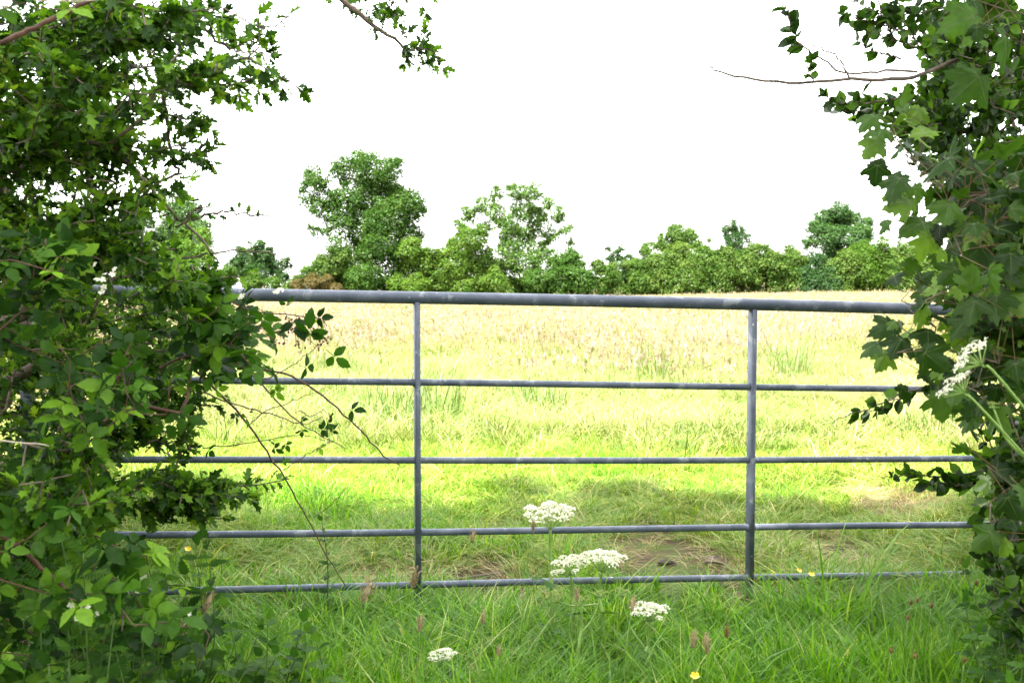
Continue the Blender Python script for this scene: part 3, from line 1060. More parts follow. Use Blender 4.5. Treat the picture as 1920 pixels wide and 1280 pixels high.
def thicket_branch(px, Y, r0, r1, seed, spacing=None, size=.038, lo=0., hi=1., mat='twig'):
    rg = np.random.default_rng(seed)
    p = thing_branch(thn, 'branch', px, Y, r0, r1, M[mat], seed=seed, n=30, wob=.003)
    if spacing:
        P, T = along(p, rg, spacing)
        n = len(P)
        sel = (np.arange(n) >= lo * n) & (np.arange(n) <= hi * n)
        P, T = P[sel], T[sel]
        sd = rg.normal(0, 1, P.shape)
        sd = unit(sd - T * np.sum(sd * T, 1, keepdims=True))
        leafy(TL, P, unit(sd * 1.3 + T), rg, 1, .004, size, (5, 60), cluster=2, up=.5, jitter=.7)
    return p


thicket_branch([(1860, 90), (1800, 112), (1740, 135), (1680, 148), (1600, 150), (1500, 155), (1430, 150), (1370, 140), (1335, 130), (1330, 120)], (3.1, 2.8), .008, .0016, 31)
thicket_branch([(1592, 146), (1575, 115), (1550, 95), (1520, 85), (1498, 80)], (2.9, 2.9), .003, .0015, 32)
thicket_branch([(1720, 135), (1650, 135), (1600, 138), (1560, 125), (1530, 105), (1498, 80), (1485, 55), (1478, 25), (1468, 0)], (3.0, 2.9), .004, .0012, 33, .017, .05, .66, .96)
thicket_branch([(1525, 152), (1515, 135), (1520, 118), (1516, 108)], (2.88, 2.88), .002, .001, 34, .016, .03)
thicket_branch([(1720, 60), (1680, 55), (1640, 45), (1600, 30), (1570, 20)], (3.1, 3.0), .004, .001, 35, .022, .042)
thicket_branch([(1720, 90), (1680, 75), (1630, 60), (1590, 42)], (3.1, 3.1), .003, .001, 36, .03, .036)
thicket_branch([(1690, 110), (1650, 100), (1620, 85), (1602, 70)], (3.1, 3.1), .003, .001, 37, .03, .036)
thicket_branch([(1700, 185), (1650, 190), (1600, 195), (1560, 190), (1540, 165)], (3.0, 2.9), .004, .001, 38, .018, .04)
thicket_branch([(1700, 200), (1650, 205), (1600, 210), (1570, 205)], (3.0, 3.0), .003, .001, 39, .018, .038)
thicket_branch([(1680, 80), (1660, 40), (1645, 0), (1640, -40)], (3.1, 3.1), .004, .0015, 40, .03, .036)
# low shoot over the second rail and leaves below the third
thicket_branch([(1840, 690), (1760, 715), (1680, 745), (1600, 775), (1545, 795)], (3.2, 3.0), .004, .001, 41, .04, .05, 0, .75)
thicket_branch([(1690, 742), (1665, 760), (1640, 770), (1615, 772)], (3.1, 3.1), .002, .001, 42, .03, .04)
thicket_branch([(1860, 880), (1790, 890), (1720, 890), (1680, 893), (1640, 898)], (3.2, 3.1), .004, .001, 43, .022, .05, 0, .85)
thicket_branch([(1860, 905), (1810, 912), (1770, 905), (1740, 910)], (3.2, 3.1), .004, .001, 44, .022, .05)
rng = np.random.default_rng(24)
sb = base_at(2.0, 2.75)
syc = empty('sycamore_sapling', sb, 'young sycamore with large five lobed leaves on red stalks leaning in from the right', 'tree')
SY = [(1670, 190), (1720, 200), (1780, 330), (1920, 330), (2500, 60), (2500, 900), (1860, 860), (1800, 770), (1710, 720), (1650, 655), (1635, 600), (1670, 520), (1715, 440), (1705, 370), (1665, 320), (1655, 250)]
att = np.concatenate([fill(SY, 80, 2.2, 3.0, rng), fill([(1690, 290), (1780, 320), (1900, 370), (1900, 740), (1800, 740), (1690, 640), (1680, 560), (1730, 440)], 52, 2.2, 2.8, rng),
                      fill([(1780, -120), (2300, -120), (2300, 130), (1880, 110), (1800, 50)], 26, 2.1, 2.6, rng),
                      fill([(1830, 860), (2300, 860), (2300, 1200), (1890, 1150)], 26, 2.2, 2.8, rng)])
pos, par, ends = grow([sb + [0, 0, -.1], sb + [-.02, 0, .5], sb + [-.05, 0, 1.0], sb + [-.1, .02, 1.5], sb + [-.08, 0, 2.0]], att, rng, .1, .05)
rad = np.minimum(pipe_radii(par, .0013), .02)
emit_wood(syc, pos, par, rad, .006, M['bark'], M['twig'])
SL = Leaves(syc, SYC_P, M['sycamore'])
dirs = twig_dirs(pos, par, ends, 2)
pet0, pet1 = [], []
for j in range(6):
    m = len(ends)
    base = pos[ends] - dirs * (j * .035)
    sd = rng.normal(0, 1, (m, 3)) + [0, -.3, .1]
    sd = unit(sd - dirs * np.sum(sd * dirs, 1, keepdims=True) * .7)
    tip = base + sd * rng.uniform(.05, .11, (m, 1))
    keep = rng.random(m) < .85
    pet0.append(base[keep]); pet1.append(tip[keep])
    d = unit(sd * .7 + [0, -.15, -.55] + rng.normal(0, .3, (m, 3)))
    SL.add(tip[keep], d[keep], (np.array([-.15, -.35, .9]) + rng.normal(0, .5, (m, 3)))[keep], (.064 * rng.uniform(.4, 1.2, m))[keep])
# the leaves that stand out on their own at the edge
for (px, py, Y, dx, dy, sz) in ((1693, 208, 2.3, -.05, .35, .075), (1640, 215, 2.45, -.4, -.35, .07), (1648, 262, 2.5, -.6, -.7, .075), (1785, 295, 2.2, -.8, -.45, .1), (1690, 330, 2.4, -.5, -.8, .085),
                                (1710, 380, 2.4, -.9, -.1, .085), (1735, 415, 2.4, -.7, -.4, .09), (1690, 505, 2.35, -.7, .3, .06), (1820, 545, 2.15, .0, .9, .07), (1680, 610, 2.5, -.9, -.25, .085),
                                (1650, 640, 2.5, -.8, -.5, .075), (1740, 440, 2.35, -.2, -.9, .08), (1830, 30, 2.2, -.8, -.3, .1), (1880, 60, 2.2, .1, -.9, .11), (1840, 140, 2.3, -.7, -.6, .11),
                                (1665, 660, 2.55, -.5, -.7, .07)):
    p = at(px, py, Y)
    b = at(px + 60, py + 35, Y + .08)
    pet0.append(b[None]); pet1.append(p[None])
    SL.add(p, np.array([dx, -.1, dy]), np.array([-.1, -.6, .7]) + rng.normal(0, .4, 3), sz * .82)
p0, p1 = np.concatenate(pet0), np.concatenate(pet1)
v, f = tubes(p0, p1, .001, .0008, 4)
put('leaf_stalks', make_mesh('leaf_stalks', v - sb, f, M['petiole']), syc, kind='stuff')
thing_branch(syc, 'shoot', [(1770, 320), (1740, 280), (1710, 240), (1690, 212)], (2.35, 2.3), .003, .002, M['stem'])

# ------------------------------------------------------------------ low plants at the foot of the hedges
HERBS = []


def herb(name, label, cat, px, py, Y, h, n, size, protos, seed, group, lean=(0, 0), pair=2, mat='herb'):
    """upright stems with leaves in pairs"""
    rg = np.random.default_rng(seed)
    top = at(px, py, Y)
    b = np.array([top[0] - lean[0], top[1] - lean[1], float(ground_z(top[0] - lean[0], top[1] - lean[1]))])
    r = empty(name, b, label, cat, group)
    L = Leaves(r, protos, M[mat], limit=60)
    bag = Bag()
    for s in range(n):
        o = b + np.r_[rg.normal(0, .05, 2), -.02]
        t = top + rg.normal(0, .06, 3) * [1, 1, .8] if n > 1 else top
        mid = (o + t) / 2 + np.r_[rg.normal(0, .02, 2), .03]
        p = spline([o, mid, t], 12)
        v, f = polytube(p, np.linspace(.0035, .0012, 12), 5)
        bag.add(v, quads_to_tris(f))
        P, T = along(p, rg, .05, .15)
        P, T = P[len(P) // 4:], T[len(T) // 4:]
        a = np.arange(len(P)) * 1.6 + rg.uniform(0, 6)
        for q in range(pair):
            th = a + q * math.pi
            sd = np.stack([np.cos(th), np.sin(th), np.full(len(P), .25)], -1)
            taper = np.linspace(1.1, .55, len(P)) * rg.uniform(.8, 1.15, len(P))
            L.add(P, sd + rg.normal(0, .15, sd.shape), np.array([0, -.35, 1.]) + rg.normal(0, .25, sd.shape), size * taper)
        L.add(p[-1:], np.array([[rg.normal(0, .3), -.3, .6]]), np.array([[0, -.8, .5]]), size * .6)
    put('stem', bag.mesh('stem', M['herbstem'], True, b), r)
    return r


HG = 'low leafy plants at the foot of the left hedge'
herb('nettle', 'tall nettle with long toothed leaves beside the foot of the hawthorn', 'plant', 370, 1035, 2.75, .6, 3, .085, LAN_P, 1, HG)
herb('nettle', 'nettle with pointed leaves in front of the bottom gate rail on the left', 'plant', 290, 1130, 2.6, .5, 4, .075, LAN_P, 2, HG)
herb('nettle', 'low broad nettle clump in the corner under the brambles', 'plant', 120, 1190, 2.1, .4, 5, .075, LAN_P, 3, HG)
herb('nettle', 'nettle spreading into the grass to the right of the hedge foot', 'plant', 430, 1170, 2.7, .4, 4, .07, LAN_P, 4, HG)
herb('nettle', 'short nettle among grass at the bottom edge left of the white flower heads', 'plant', 380, 1250, 2.5, .4, 4, .07, LAN_P, 5, HG)
herb('nettle', 'dark toothed plant at the bottom corner of the left hedge', 'plant', 60, 1260, 2.0, .3, 4, .07, LAN_P, 6, HG)
herb('vetch', 'feathery vetch with paired leaflets against the dark hedge foot', 'plant', 110, 1050, 2.1, .5, 3, .085, VET_P, 7, HG)
herb('vetch', 'vetch with small paired leaflets climbing beside the hedge blossom', 'plant', 200, 1075, 2.3, .5, 3, .08, VET_P, 8, HG)
herb('vetch', 'vetch tangled in the nettles near the bottom rail', 'plant', 250, 1170, 2.4, .4, 4, .07, VET_P, 9, HG)
herb('dock_seedling', 'broad leaved bindweed shoot creeping through the grass near the bottom edge', 'plant', 600, 1180, 2.9, .3, 3, .075, OV_P, 10, HG)
herb('dock_seedling', 'dark trailing shoot with oval leaves low in grass left of the lowest flower', 'plant', 510, 1215, 2.8, .3, 4, .065, OV_P, 11, HG)
herb('weed_stalk', 'slender leafy weed stalk standing upright in front of the lower gate rails', 'plant', 603, 975, 3.75, .9, 1, .05, LAN_P, 12, None, lean=(.0, 0), pair=3)
RG2 = 'low leafy plants at the foot of the right hedge'
herb('nettle', 'dark nettle clump in shade at the foot of the right hedge', 'plant', 1880, 1130, 2.7, .5, 5, .075, LAN_P, 13, RG2)
herb('nettle', 'low nettle in the bottom right corner', 'plant', 1900, 1215, 2.4, .4, 5, .075, LAN_P, 14, RG2)
herb('vetch', 'feathery vetch at the foot of the right hedge', 'plant', 1850, 1170, 2.7, .4, 4, .08, VET_P, 15, RG2)

finish_leaves()
# pale dead twigs poking out of the left hedge
for k, (px, Y, lb) in enumerate((([(-10, 824), (40, 830), (75, 832), (92, 836)], (2.1, 2.05), 'bare bleached twig poking out of the hedge above the low leaves'),
                                 ([(-10, 22), (60, 3), (150, 3), (230, -5)], (2.1, 2.2), 'pale dead stem lying across the brambles at the top left corner'))):
    pts = spline(at([a for a, _ in px], [b for _, b in px], np.linspace(Y[0], Y[1], 4)), 14)
    v, f = polytube(pts, np.linspace(.0022, .0009, 14), 5)
    tag(put('dead_twig', make_mesh('dead_twig', v - pts[0], quads_to_tris(f), M['deadtwig']), None, pts[0]), lb, 'twig')

# ------------------------------------------------------------------ grass
def blades(n, rg, radius, h, lean, width, curve=.5, segs=3, flat=0.):
    """n tapering blades around the origin"""
    a = rg.uniform(0, 2 * math.pi, n)
    r = radius * np.sqrt(rg.random(n))
    base = np.stack([r * np.cos(a), r * np.sin(a), np.full(n, -.02)], -1)
    hd = a + rg.normal(0, 1.0, n)
    H = np.stack([np.cos(hd), np.sin(hd), np.zeros(n)], -1)
    S = np.stack([-np.sin(hd + rg.normal(0, .5, n)), np.cos(hd), np.zeros(n)], -1)
    hh = h * rg.uniform(.45, 1.15, n)
    ln = hh * lean * rg.uniform(.2, 1.4, n)
    ww = width * rg.uniform(.6, 1.3, n)
    V = []
    for k in range(segs + 1):
        t = k / segs
        c = base + H * (ln * t ** 1.8)[:, None] + np.array([0, 0, 1.]) * (hh * (t - curve * lean * .55 * t ** 3) * (1 - flat))[:, None]
        wd = (ww * (1 - .55 * t))[:, None] * .5
        if k < segs: V += [c - S * wd, c + S * wd]
        else: V.append(c)
    V = np.stack(V, 1)
    F = []
    for k in range(segs - 1):
        F += [(2 * k, 2 * k + 1, 2 * k + 3), (2 * k, 2 * k + 3, 2 * k + 2)]
    F.append((2 * segs - 2, 2 * segs - 1, 2 * segs))
    F = np.array(F)
    nv = V.shape[1]
    return V.reshape(-1, 3), (F[None] + (np.arange(n) * nv)[:, None, None]).reshape(-1, 3), np.repeat(rg.random(n), len(F))


def seedheads(n, rg, radius, h, size, lean=.25):
    """thin stalks with a fuzzy flower head"""
    st, hd = Bag(), Bag()
    for _ in range(n):
        a, r = rg.uniform(0, 6.28), radius * math.sqrt(rg.random())
        b = np.array([r * math.cos(a), r * math.sin(a), -.02])
        q = rg.uniform(0, 6.28)
        hh = h * rg.uniform(.7, 1.15)
        t = b + np.array([math.cos(q) * lean * hh * rg.random(), math.sin(q) * lean * hh * rg.random(), hh])
        m = (b + t) / 2 + np.array([0, 0, .06 * hh])
        st.add(*tubes([b, m], [m, t], .0011, .0009, 3), 0, rg.random())
        d = unit(t - m)
        c = rg.random()
        for k in range(7):
            u = k / 6
            w0 = size * .22 * math.sin(math.pi * min(.98, .12 + .85 * u)) * rg.uniform(.7, 1.3)
            p = t + d * size * (u - .3)
            s = unit(np.cross(d, rg.normal(0, 1, 3)))
            hd.add([p - s * w0, p + d * size * .22, p + s * w0, p - d * size * .12], [(0, 1, 2, 3)], 0, c)
    return st, hd


def proto(name, parts, mats):
    bag = Bag()
    for mi, (v, f, r) in parts: bag.add(v, f, mi, r)
    return bpy.data.objects.new(name, bag.mesh(name, mats))


def bag_parts(bag):
    return np.concatenate(bag.v), np.concatenate(bag.f), np.concatenate(bag.r)


def scatter(name, protos, pts, rot, scl, idx, kind='stuff'):
    """many copies of a few tufts: one object"""
    me = bpy.data.meshes.new(name)
    me.vertices.add(len(pts))
    me.vertices.foreach_set('co', np.ascontiguousarray(pts, np.float32).ravel())
    for nm, ty, ar, key in (('rot', 'FLOAT_VECTOR', rot, 'vector'), ('scl', 'FLOAT_VECTOR', scl, 'vector'), ('pick', 'INT', idx, 'value')):
        at_ = me.attributes.new(nm, ty, 'POINT')
        at_.data.foreach_set(key, np.ascontiguousarray(ar, np.int32 if ty == 'INT' else np.float32).ravel())
    o = put(name, me, kind=kind)
    c = bpy.data.collections.new(name + '_tufts')
    for p in protos: c.objects.link(p)
    g = bpy.data.node_groups.new(name + '_scatter', 'GeometryNodeTree')
    g.interface.new_socket('Geometry', in_out='INPUT', socket_type='NodeSocketGeometry')
    g.interface.new_socket('Geometry', in_out='OUTPUT', socket_type='NodeSocketGeometry')
    N = g.nodes.new
    i, out = N('NodeGroupInput'), N('NodeGroupOutput')
    ci = N('GeometryNodeCollectionInfo')
    ci.inputs[0].default_value = c
    ci.inputs['Separate Children'].default_value = True
    ci.inputs['Reset Children'].default_value = True
    iop = N('GeometryNodeInstanceOnPoints')
    iop.inputs['Pick Instance'].default_value = True
    def attr(nm, ty):
        a = N('GeometryNodeInputNamedAttribute')
        a.data_type = ty
        a.inputs[0].default_value = nm
        return a.outputs[0]
    L = g.links.new
    L(i.outputs[0], iop.inputs['Points'])
    L(ci.outputs[0], iop.inputs['Instance'])
    L(attr('pick', 'INT'), iop.inputs['Instance Index'])
    e2r = N('FunctionNodeEulerToRotation')
    L(attr('rot', 'FLOAT_VECTOR'), e2r.inputs[0])
    L(e2r.outputs[0], iop.inputs['Rotation'])
    L(attr('scl', 'FLOAT_VECTOR'), iop.inputs['Scale'])
    L(iop.outputs[0], out.inputs[0])
    md = o.modifiers.new('scatter', 'NODES')
    md.node_group = g
    return o


def wedge(n, Y0, Y1, rg, power=1.0, half=.56, extra=1.2):
    """ground points in the part of the field the lens can see, and a little beyond it"""
    Y = np.sqrt(rg.random(n) * (Y1 ** 2 - Y0 ** 2) + Y0 ** 2) if power == 1 else Y0 * (Y1 / Y0) ** rg.random(n)
    X = rg.uniform(-1, 1, n) * (Y * half + extra)
    return X, Y


def pose(X, Y, rg, tilt=.12, s0=.8, s1=1.25, zs=None):
    n = len(X)
    p = np.stack([X, Y, ground_z(X, Y)], -1)
    rot = np.stack([rg.normal(0, tilt, n), rg.normal(0, tilt, n), rg.uniform(0, 6.28, n)], -1)
    s = rg.uniform(s0, s1, n)
    scl = np.stack([s, s, s * (1 if zs is None else zs)], -1)
    return p, rot, scl


rg = np.random.default_rng(77)
# verge: tall fresh grass on this side of the gate
vp = []
for k in range(6):
    parts = [(0, blades(80, rg, .09, .34 if k else .46, .5, .0056 if k < 4 else .0085, .6, 4))]
    vp.append(proto('tuft', parts, [M['grass'], M['stem'], M['seed']]))
X, Y = rg.uniform(-3.2, 3.2, 4200), rg.uniform(1.2, 4.25, 4200)
keep = rg.random(4200) < np.where(Y < 3.55, 1., np.where(Y < 3.9, .75, .3))
X, Y = X[keep], Y[keep]
p, rot, scl = pose(X, Y, rg, .16, .7, 1.2)
hmod = (.75 + .35 * vnoise(X * 1.7, Y * 1.7, 31)) * (1 - (.78 - .18 * smooth(.7, 1.3, X)) * smooth(2.95, 3.5, Y)) * (1 + .25 * smooth(.4, 1.6, X) * (Y < 4))
scl[:, 2] *= np.clip(hmod, .4, 1.5)
scatter('verge_grass', vp, p, rot, scl, rg.integers(0, 6, len(X)))

# trampled, grazed turf with straw just beyond the gate
BARE = [(at(1250, 1062, 4.75), .38), (at(905, 1118, 4.3), .3), (at(1345, 1108, 4.3), .34), (at(930, 1000, 5.4), .12), (at(700, 1110, 4.35), .2), (at(1230, 1030, 5.1), .25), (at(1560, 1040, 5.0), .25), (at(1700, 960, 6.0), .35)]
tp = []
for k in range(7):
    parts = [(0, blades(75, rg, .13, .11 if k < 4 else .16, 1.5 if k < 5 else .8, .005, .7, 3))]
    if k % 2:
        parts.append((0, blades(25, rg, .14, .06, 3.0, .004, .3, 3)))
    if k in (2, 5):
        parts = [(1, blades(60, rg, .14, .14, 1.9, .004, .6, 4)), (0, blades(30, rg, .14, .1, 1.5, .005, .7, 3))]
    if k == 6:
        parts = [(2, blades(80, rg, .13, .17, .8, .0055, .6, 4))]
    tp.append(proto('turf', parts, [M['trampled'], M['straw'], M['grass']]))
X, Y = wedge(9500, 3.9, 11, rg, 0, .6, 1.0)
ok, bare = np.ones(len(X), bool), np.zeros(len(X), bool)
for c, r in BARE:
    q = np.hypot((X - c[0]), (Y - c[1]) * .55)
    ok &= (q > r * rg.uniform(.5, 1.25, len(X))) | (rg.random(len(X)) < .1)
    bare |= q < r
X, Y, bare = X[ok], Y[ok], bare[ok]
p, rot, scl = pose(X, Y, rg, .2, .7, 1.3)
scl[bare] *= .6
scl[:, 2] *= np.clip(1.05 + .7 * vnoise(X * 1.3, Y * 1.3, 41), .4, 1.9) * (.5 + .5 * smooth(4.0, 4.8, Y))
nz = vnoise(X * 1.6, Y * 1.1, 44) + rg.normal(0, .25, len(X))
pick = np.where((nz > .8) | bare, rg.choice([2, 5], len(X)), np.where((nz < -.8) & (Y < 7.6), 6, rg.choice([0, 1, 3, 4], len(X))))
scatter('trampled_turf', tp, p, rot, scl, pick)

# sunlit meadow
mp = []
for k in range(6):
    parts = [(0, blades(80, rg, .2, .24 if k < 4 else .34, 1.1, .007, .6, 3))]
    if k > 3:
        s, h = seedheads(6, rg, .2, .5, .06)
        parts += [(1, bag_parts(s)), (2, bag_parts(h))]
    mp.append(proto('meadow_tuft', parts, [M['meadow'], M['hay'], M['hay']]))
X, Y = wedge(21000, 7.5, 70, rg, 0, .6, 1.5)
ok = rg.random(len(X)) < smooth(7.5, 10.5, Y + .8 * vnoise(X, Y, 51))
X, Y = X[ok], Y[ok]
p, rot, scl = pose(X, Y, rg, .15, .7, 1.35)
scl[:, 2] *= np.clip(.9 + .9 * vnoise(X * .9, Y * .7, 52), .3, 2.1)
scatter('meadow_grass', mp, p, rot, scl, np.where(rg.random(len(X)) < smooth(9, 30, Y), rg.integers(0, 6, len(X)), rg.integers(0, 4, len(X))))

# seeding grass towards the far hedge
hp = []
for k in range(5):
    s, h = seedheads(46, rg, .55, .46, .1, .3)
    hp.append(proto('hay_tuft', [(0, blades(60, rg, .55, .32, .9, .014, .5, 3)), (1, bag_parts(s)), (1, bag_parts(h))], [M['meadow'], M['hay']]))
X, Y = wedge(17000, 11, 108, rg, .6, .58, 4)
Y2 = np.sqrt(rg.random(9000) * (108 ** 2 - 30 ** 2) + 30 ** 2)
X = np.concatenate([X, rg.uniform(-1, 1, 9000) * (Y2 * .58 + 4)])
Y = np.concatenate([Y, Y2])
ok = rg.random(len(X)) < smooth(14, 46, Y + 8 * vnoise(X * .3, Y * .3, 61)) * (.75 + .4 * vnoise(X * .5, Y * .5, 62))
X, Y = X[ok], Y[ok]
p, rot, scl = pose(X, Y, rg, .08, .8, 1.3)
scl[:, :2] *= (1 + Y / 90)[:, None]
scl[:, 2] *= np.clip(.95 + .3 * vnoise(X * .25, Y * .25, 63), .5, 1.4) * (1 - .5 * smooth(30, 75, Y))
scatter('seeding_grass', hp, p, rot, scl, rg.integers(0, 5, len(X)))

# rush tussocks in the meadow
def rush_mesh(seed, h=.6):
    r = np.random.default_rng(seed)
    return blades(230, r, .2, h, .42, .0055, .2, 3)


def rush(px, py, Y, h, s, label, seed):
    c = at(px, py, Y)
    b = np.array([c[0], c[1], float(ground_z(c[0], c[1]))])
    o = empty('rush_tussock', b, label, 'rushes', 'rush tussocks standing in the meadow')
    r = np.random.default_rng(seed)
    v, f, q = blades(190, r, .2 * s, h * 1.15, .4, .008, .2, 3)
    put('stalks', make_mesh('stalks', v, f, M['rush'], q), o, kind='stuff')
    bag = Bag()
    tips = v.reshape(190, -1, 3)[:, 3]
    for t in tips[::9]:
        for _ in range(2):
            e = t + r.normal(0, .012, 3)
            bag.add([e, e + r.normal(0, .008, 3), e + [0, 0, .016]], [(0, 1, 2)])
    put('seed_tufts', bag.mesh('seed_tufts', M['rustseed']), o, kind='stuff')


for k, a in enumerate((
    (735, 800, 9.6, .55, 1.5, 'rush tussock just left of the left gate upright below the second rail'),
    (820, 800, 9.8, .6, 1.3, 'rush tussock just right of the left gate upright below the second rail'),
    (1015, 790, 10.2, .5, 1.3, 'rush tussock in the middle of the meadow between second and third rails'),
    (1230, 715, 14, .6, 1.3, 'rush tussock with brown tips just above the second rail right of centre'),
    (1480, 715, 14, .65, 1.5, 'rush tussock behind the right gate upright above the second rail'),
    (1730, 825, 8.8, .35, 1.6, 'short dark tussock at the shade edge near the right hedge'),
    (1190, 640, 24, .7, 2.2, 'olive rush patch far out in the meadow below the top rail'),
    (1690, 640, 24, .7, 2.0, 'far rush patch half hidden by the sycamore leaves'),
    (640, 715, 14, .5, 1.3, 'rush tussock behind the bare bramble canes above the second rail'),
)): rush(*a[:5], a[5], 300 + k)

# ------------------------------------------------------------------ white flower heads
def umbel(c, axis, R, rg, mat, rays=16, dense=1.):
    """a flat head: rays from one point, each carrying a small dome of florets"""
    axis = unit(np.array(axis, float))
    u = unit(np.cross(axis, [0.3, 1, .2]))
    w2 = np.cross(axis, u)
    root = np.array(c) - axis * R * .75
    flo, ray = Bag(), Bag()
    for k in range(rays):
        rr = R * math.sqrt((k + .4) / rays) * .92
        th = k * 2.39996 + rg.uniform(-.2, .2)
        q = np.array(c) + (u * math.cos(th) + w2 * math.sin(th)) * rr + axis * (-.28 * rr * rr / R + rg.uniform(-.13, .13) * R)
        ray.add(*tubes([root], [q - axis * .006], .0012, .0008, 4))
        r2 = R * .265 * rg.uniform(.8, 1.15)
        for _ in range(int(56 * dense)):
            a, e = rg.uniform(0, 6.28), math.sqrt(rg.random())
            p = q + (u * math.cos(a) + w2 * math.sin(a)) * r2 * e + axis * r2 * (.5 * (1 - e * e) + rg.uniform(-.05, .1))
            d = unit(rg.normal(0, 1, 3) + axis * .2)
            d2 = unit(np.cross(d, axis + rg.normal(0, .5, 3)))
            s = R * .05 * rg.uniform(.7, 1.3)
            flo.add([p - d * s, p + d2 * s * .8, p + d * s, p - d2 * s * .8], [(0, 1, 2, 3)], 0, rg.random())
    return flo, ray, root


def hogweed(heads, base, label, seed, group='white flat headed hogweed plants by the gate', leaves=True, thick=1., dense=1.):
    """heads: (px, py, Y, radius, axis, ripe)"""
    rg = np.random.default_rng(seed)
    b = np.array([base[0], base[1], float(ground_z(base[0], base[1]))])
    r = empty('hogweed', b, label, 'flower', group)
    first = None
    for (px, py, Y, R, axis, ripe) in heads:
        c = at(px, py, Y)
        flo, ray, root = umbel(c, axis, R, rg, None, 17 if ripe else 12, dense if ripe else .45)
        hd = put('flower_head', flo.mesh('flower_head', M['petal'] if ripe else M['greenumbel'], False, b), r)
        if not ripe: hd['label'] = 'unripe greenish flower head'
        put('rays', ray.mesh('rays', M['stem'], True, b), hd)
        if first is None:
            p = spline([b - [0, 0, .03], b * .5 + root * .5 + np.r_[rg.normal(0, .015, 2), 0], root - unit(np.array(axis)) * .08, root], 18)
            v, f = polytube(p, np.linspace(.0072, .0045, 18) * thick, 8)
            first = p
        else:
            j = first[int(rg.integers(7, 11))]
            p = spline([j, (j + root) / 2 + (root - j) * [.12, .12, -.1], root], 12)
            v, f = polytube(p, np.linspace(.0035, .002, 12), 6)
        put('stem', make_mesh('stem', v - b, quads_to_tris(f), M['stem'], smooth_sh=True), r)
    if leaves:
        for k in range(2):
            j = first[3 + 4 * k]
            v, f = merge_shapes([(rot2(LAN_P[1][0], t, (0, .3 * i), 1 - .2 * i), LAN_P[1][1]) for i, t in enumerate((1.0, -1.0, .7, -.7, 0.))])
            a = rg.uniform(0, 6.28)
            s = .09
            X, Yv = np.array([math.cos(a), math.sin(a), 0]), unit(np.array([-math.sin(a), math.cos(a), .45]))
            W = j + s * (v[:, :1] * X + v[:, 1:2] * Yv + v[:, 2:3] * np.cross(X, Yv))
            put('leaf', make_mesh('leaf', W - b, f, M['herb']), r)
    return r


def foot(px, Y): return at(px, 700, Y)[:2]


hogweed([(1032, 955, 3.55, .098, (0, -.05, 1), True), (1015, 1026, 3.5, .035, (-.2, -.2, 1), False)], foot(1040, 3.5), 'tallest hogweed with a wide creamy head above the fourth rail', 1)
hogweed([(1068, 1052, 3.45, .07, (-.1, -.08, 1), True)], foot(1085, 3.4), 'hogweed with its white head just above the bottom rail, left of the joined pair', 2)
hogweed([(1132, 1040, 3.45, .085, (.1, -.1, 1), True), (1043, 1112, 3.3, .04, (-.2, -.1, 1), False)], foot(1135, 3.4), 'hogweed with a broad double domed white head right of the tallest one', 3)
hogweed([(1220, 1138, 3.3, .066, (.05, -.05, 1), True), (1165, 1105, 3.35, .035, (0, 0, 1), False)], foot(1215, 3.25), 'low hogweed with a small white head below the bottom rail', 4)
hogweed([(830, 1222, 3.1, .046, (0, -.12, 1), True)], foot(832, 3.08), 'shortest hogweed with its little white head deep in the grass near the left upright', 5)
hogweed([(1090, 1120, 3.25, .035, (0, 0, 1), False), (1128, 1108, 3.3, .03, (.2, 0, 1), False)], foot(1080, 3.2), 'hogweed still in green bud between the white heads', 6, leaves=False)
hogweed([(1815, 660, 2.0, .048, (-.66, .27, .7), True)], foot(2800, 1.9), 'leaning hogweed seen edge on before the right hedge, upper of two', 7, leaves=False, thick=.5, dense=.35)
hogweed([(1785, 715, 2.0, .042, (-.66, .24, .7), True), (1862, 755, 2.0, .014, (-.1, 0, 1), False)], foot(2750, 2.0), 'leaning hogweed seen edge on before the right hedge, lower of two', 8, leaves=False, thick=.45, dense=.35)

# ------------------------------------------------------------------ seed stalks, clover heads, buttercups
def seed_stalk(px, py, Y, size, mat, label, seed, cat='grass stalk', name='seed_stalk', wide=.22, lean=.0, group='tan grass seed heads standing above the verge'):
    r = np.random.default_rng(seed)
    Y = min(Y, .92 * FPX / (py - 545))
    size = size * .95
    top = at(px, py, Y)
    bx, by = top[0] - lean, top[1]
    b = np.array([bx, by, float(ground_z(bx, by))])
    o = empty(name, b, label, cat, group)
    p = spline([b - [0, 0, .02], (b + top) / 2 + [-.01, 0, .02], top], 10)
    v, f = polytube(p, np.linspace(.0016, .001, 10), 4)
    put('stem', make_mesh('stem', v - b, quads_to_tris(f), M['stem']), o)
    d = unit(p[-1] - p[-3])
    bag = Bag()
    uu = np.linspace(-.2, .8, 7)
    sv, sf = polytube(top + d * (size * uu)[:, None] + np.c_[np.zeros(7), np.zeros(7), -.12 * size * (uu + .2) ** 2], size * wide * .55 * np.sin(np.linspace(.25, 2.95, 7)), 7)
    bag.add(sv, quads_to_tris(sf), 0, .4)
    for k in range(60):
        u = r.random()
        ang = r.uniform(0, 6.28)
        e = unit(np.cross(d, [math.cos(ang), math.sin(ang), .3]))
        w0 = size * wide * (math.sin(math.pi * (.08 + .88 * u)) ** .7) * r.random() ** .5
        q = top + d * size * (u - .2) + e * w0
        s = size * .12
        dd = unit(d + e * .6 + r.normal(0, .2, 3))
        bag.add([q, q + dd * s + e * s * .35, q + dd * s * 1.6, q + dd * s - np.cross(e, d) * s * .4], [(0, 1, 2, 3)], 0, r.random())
    put('seed_head', bag.mesh('seed_head', M[mat], False, b), o)


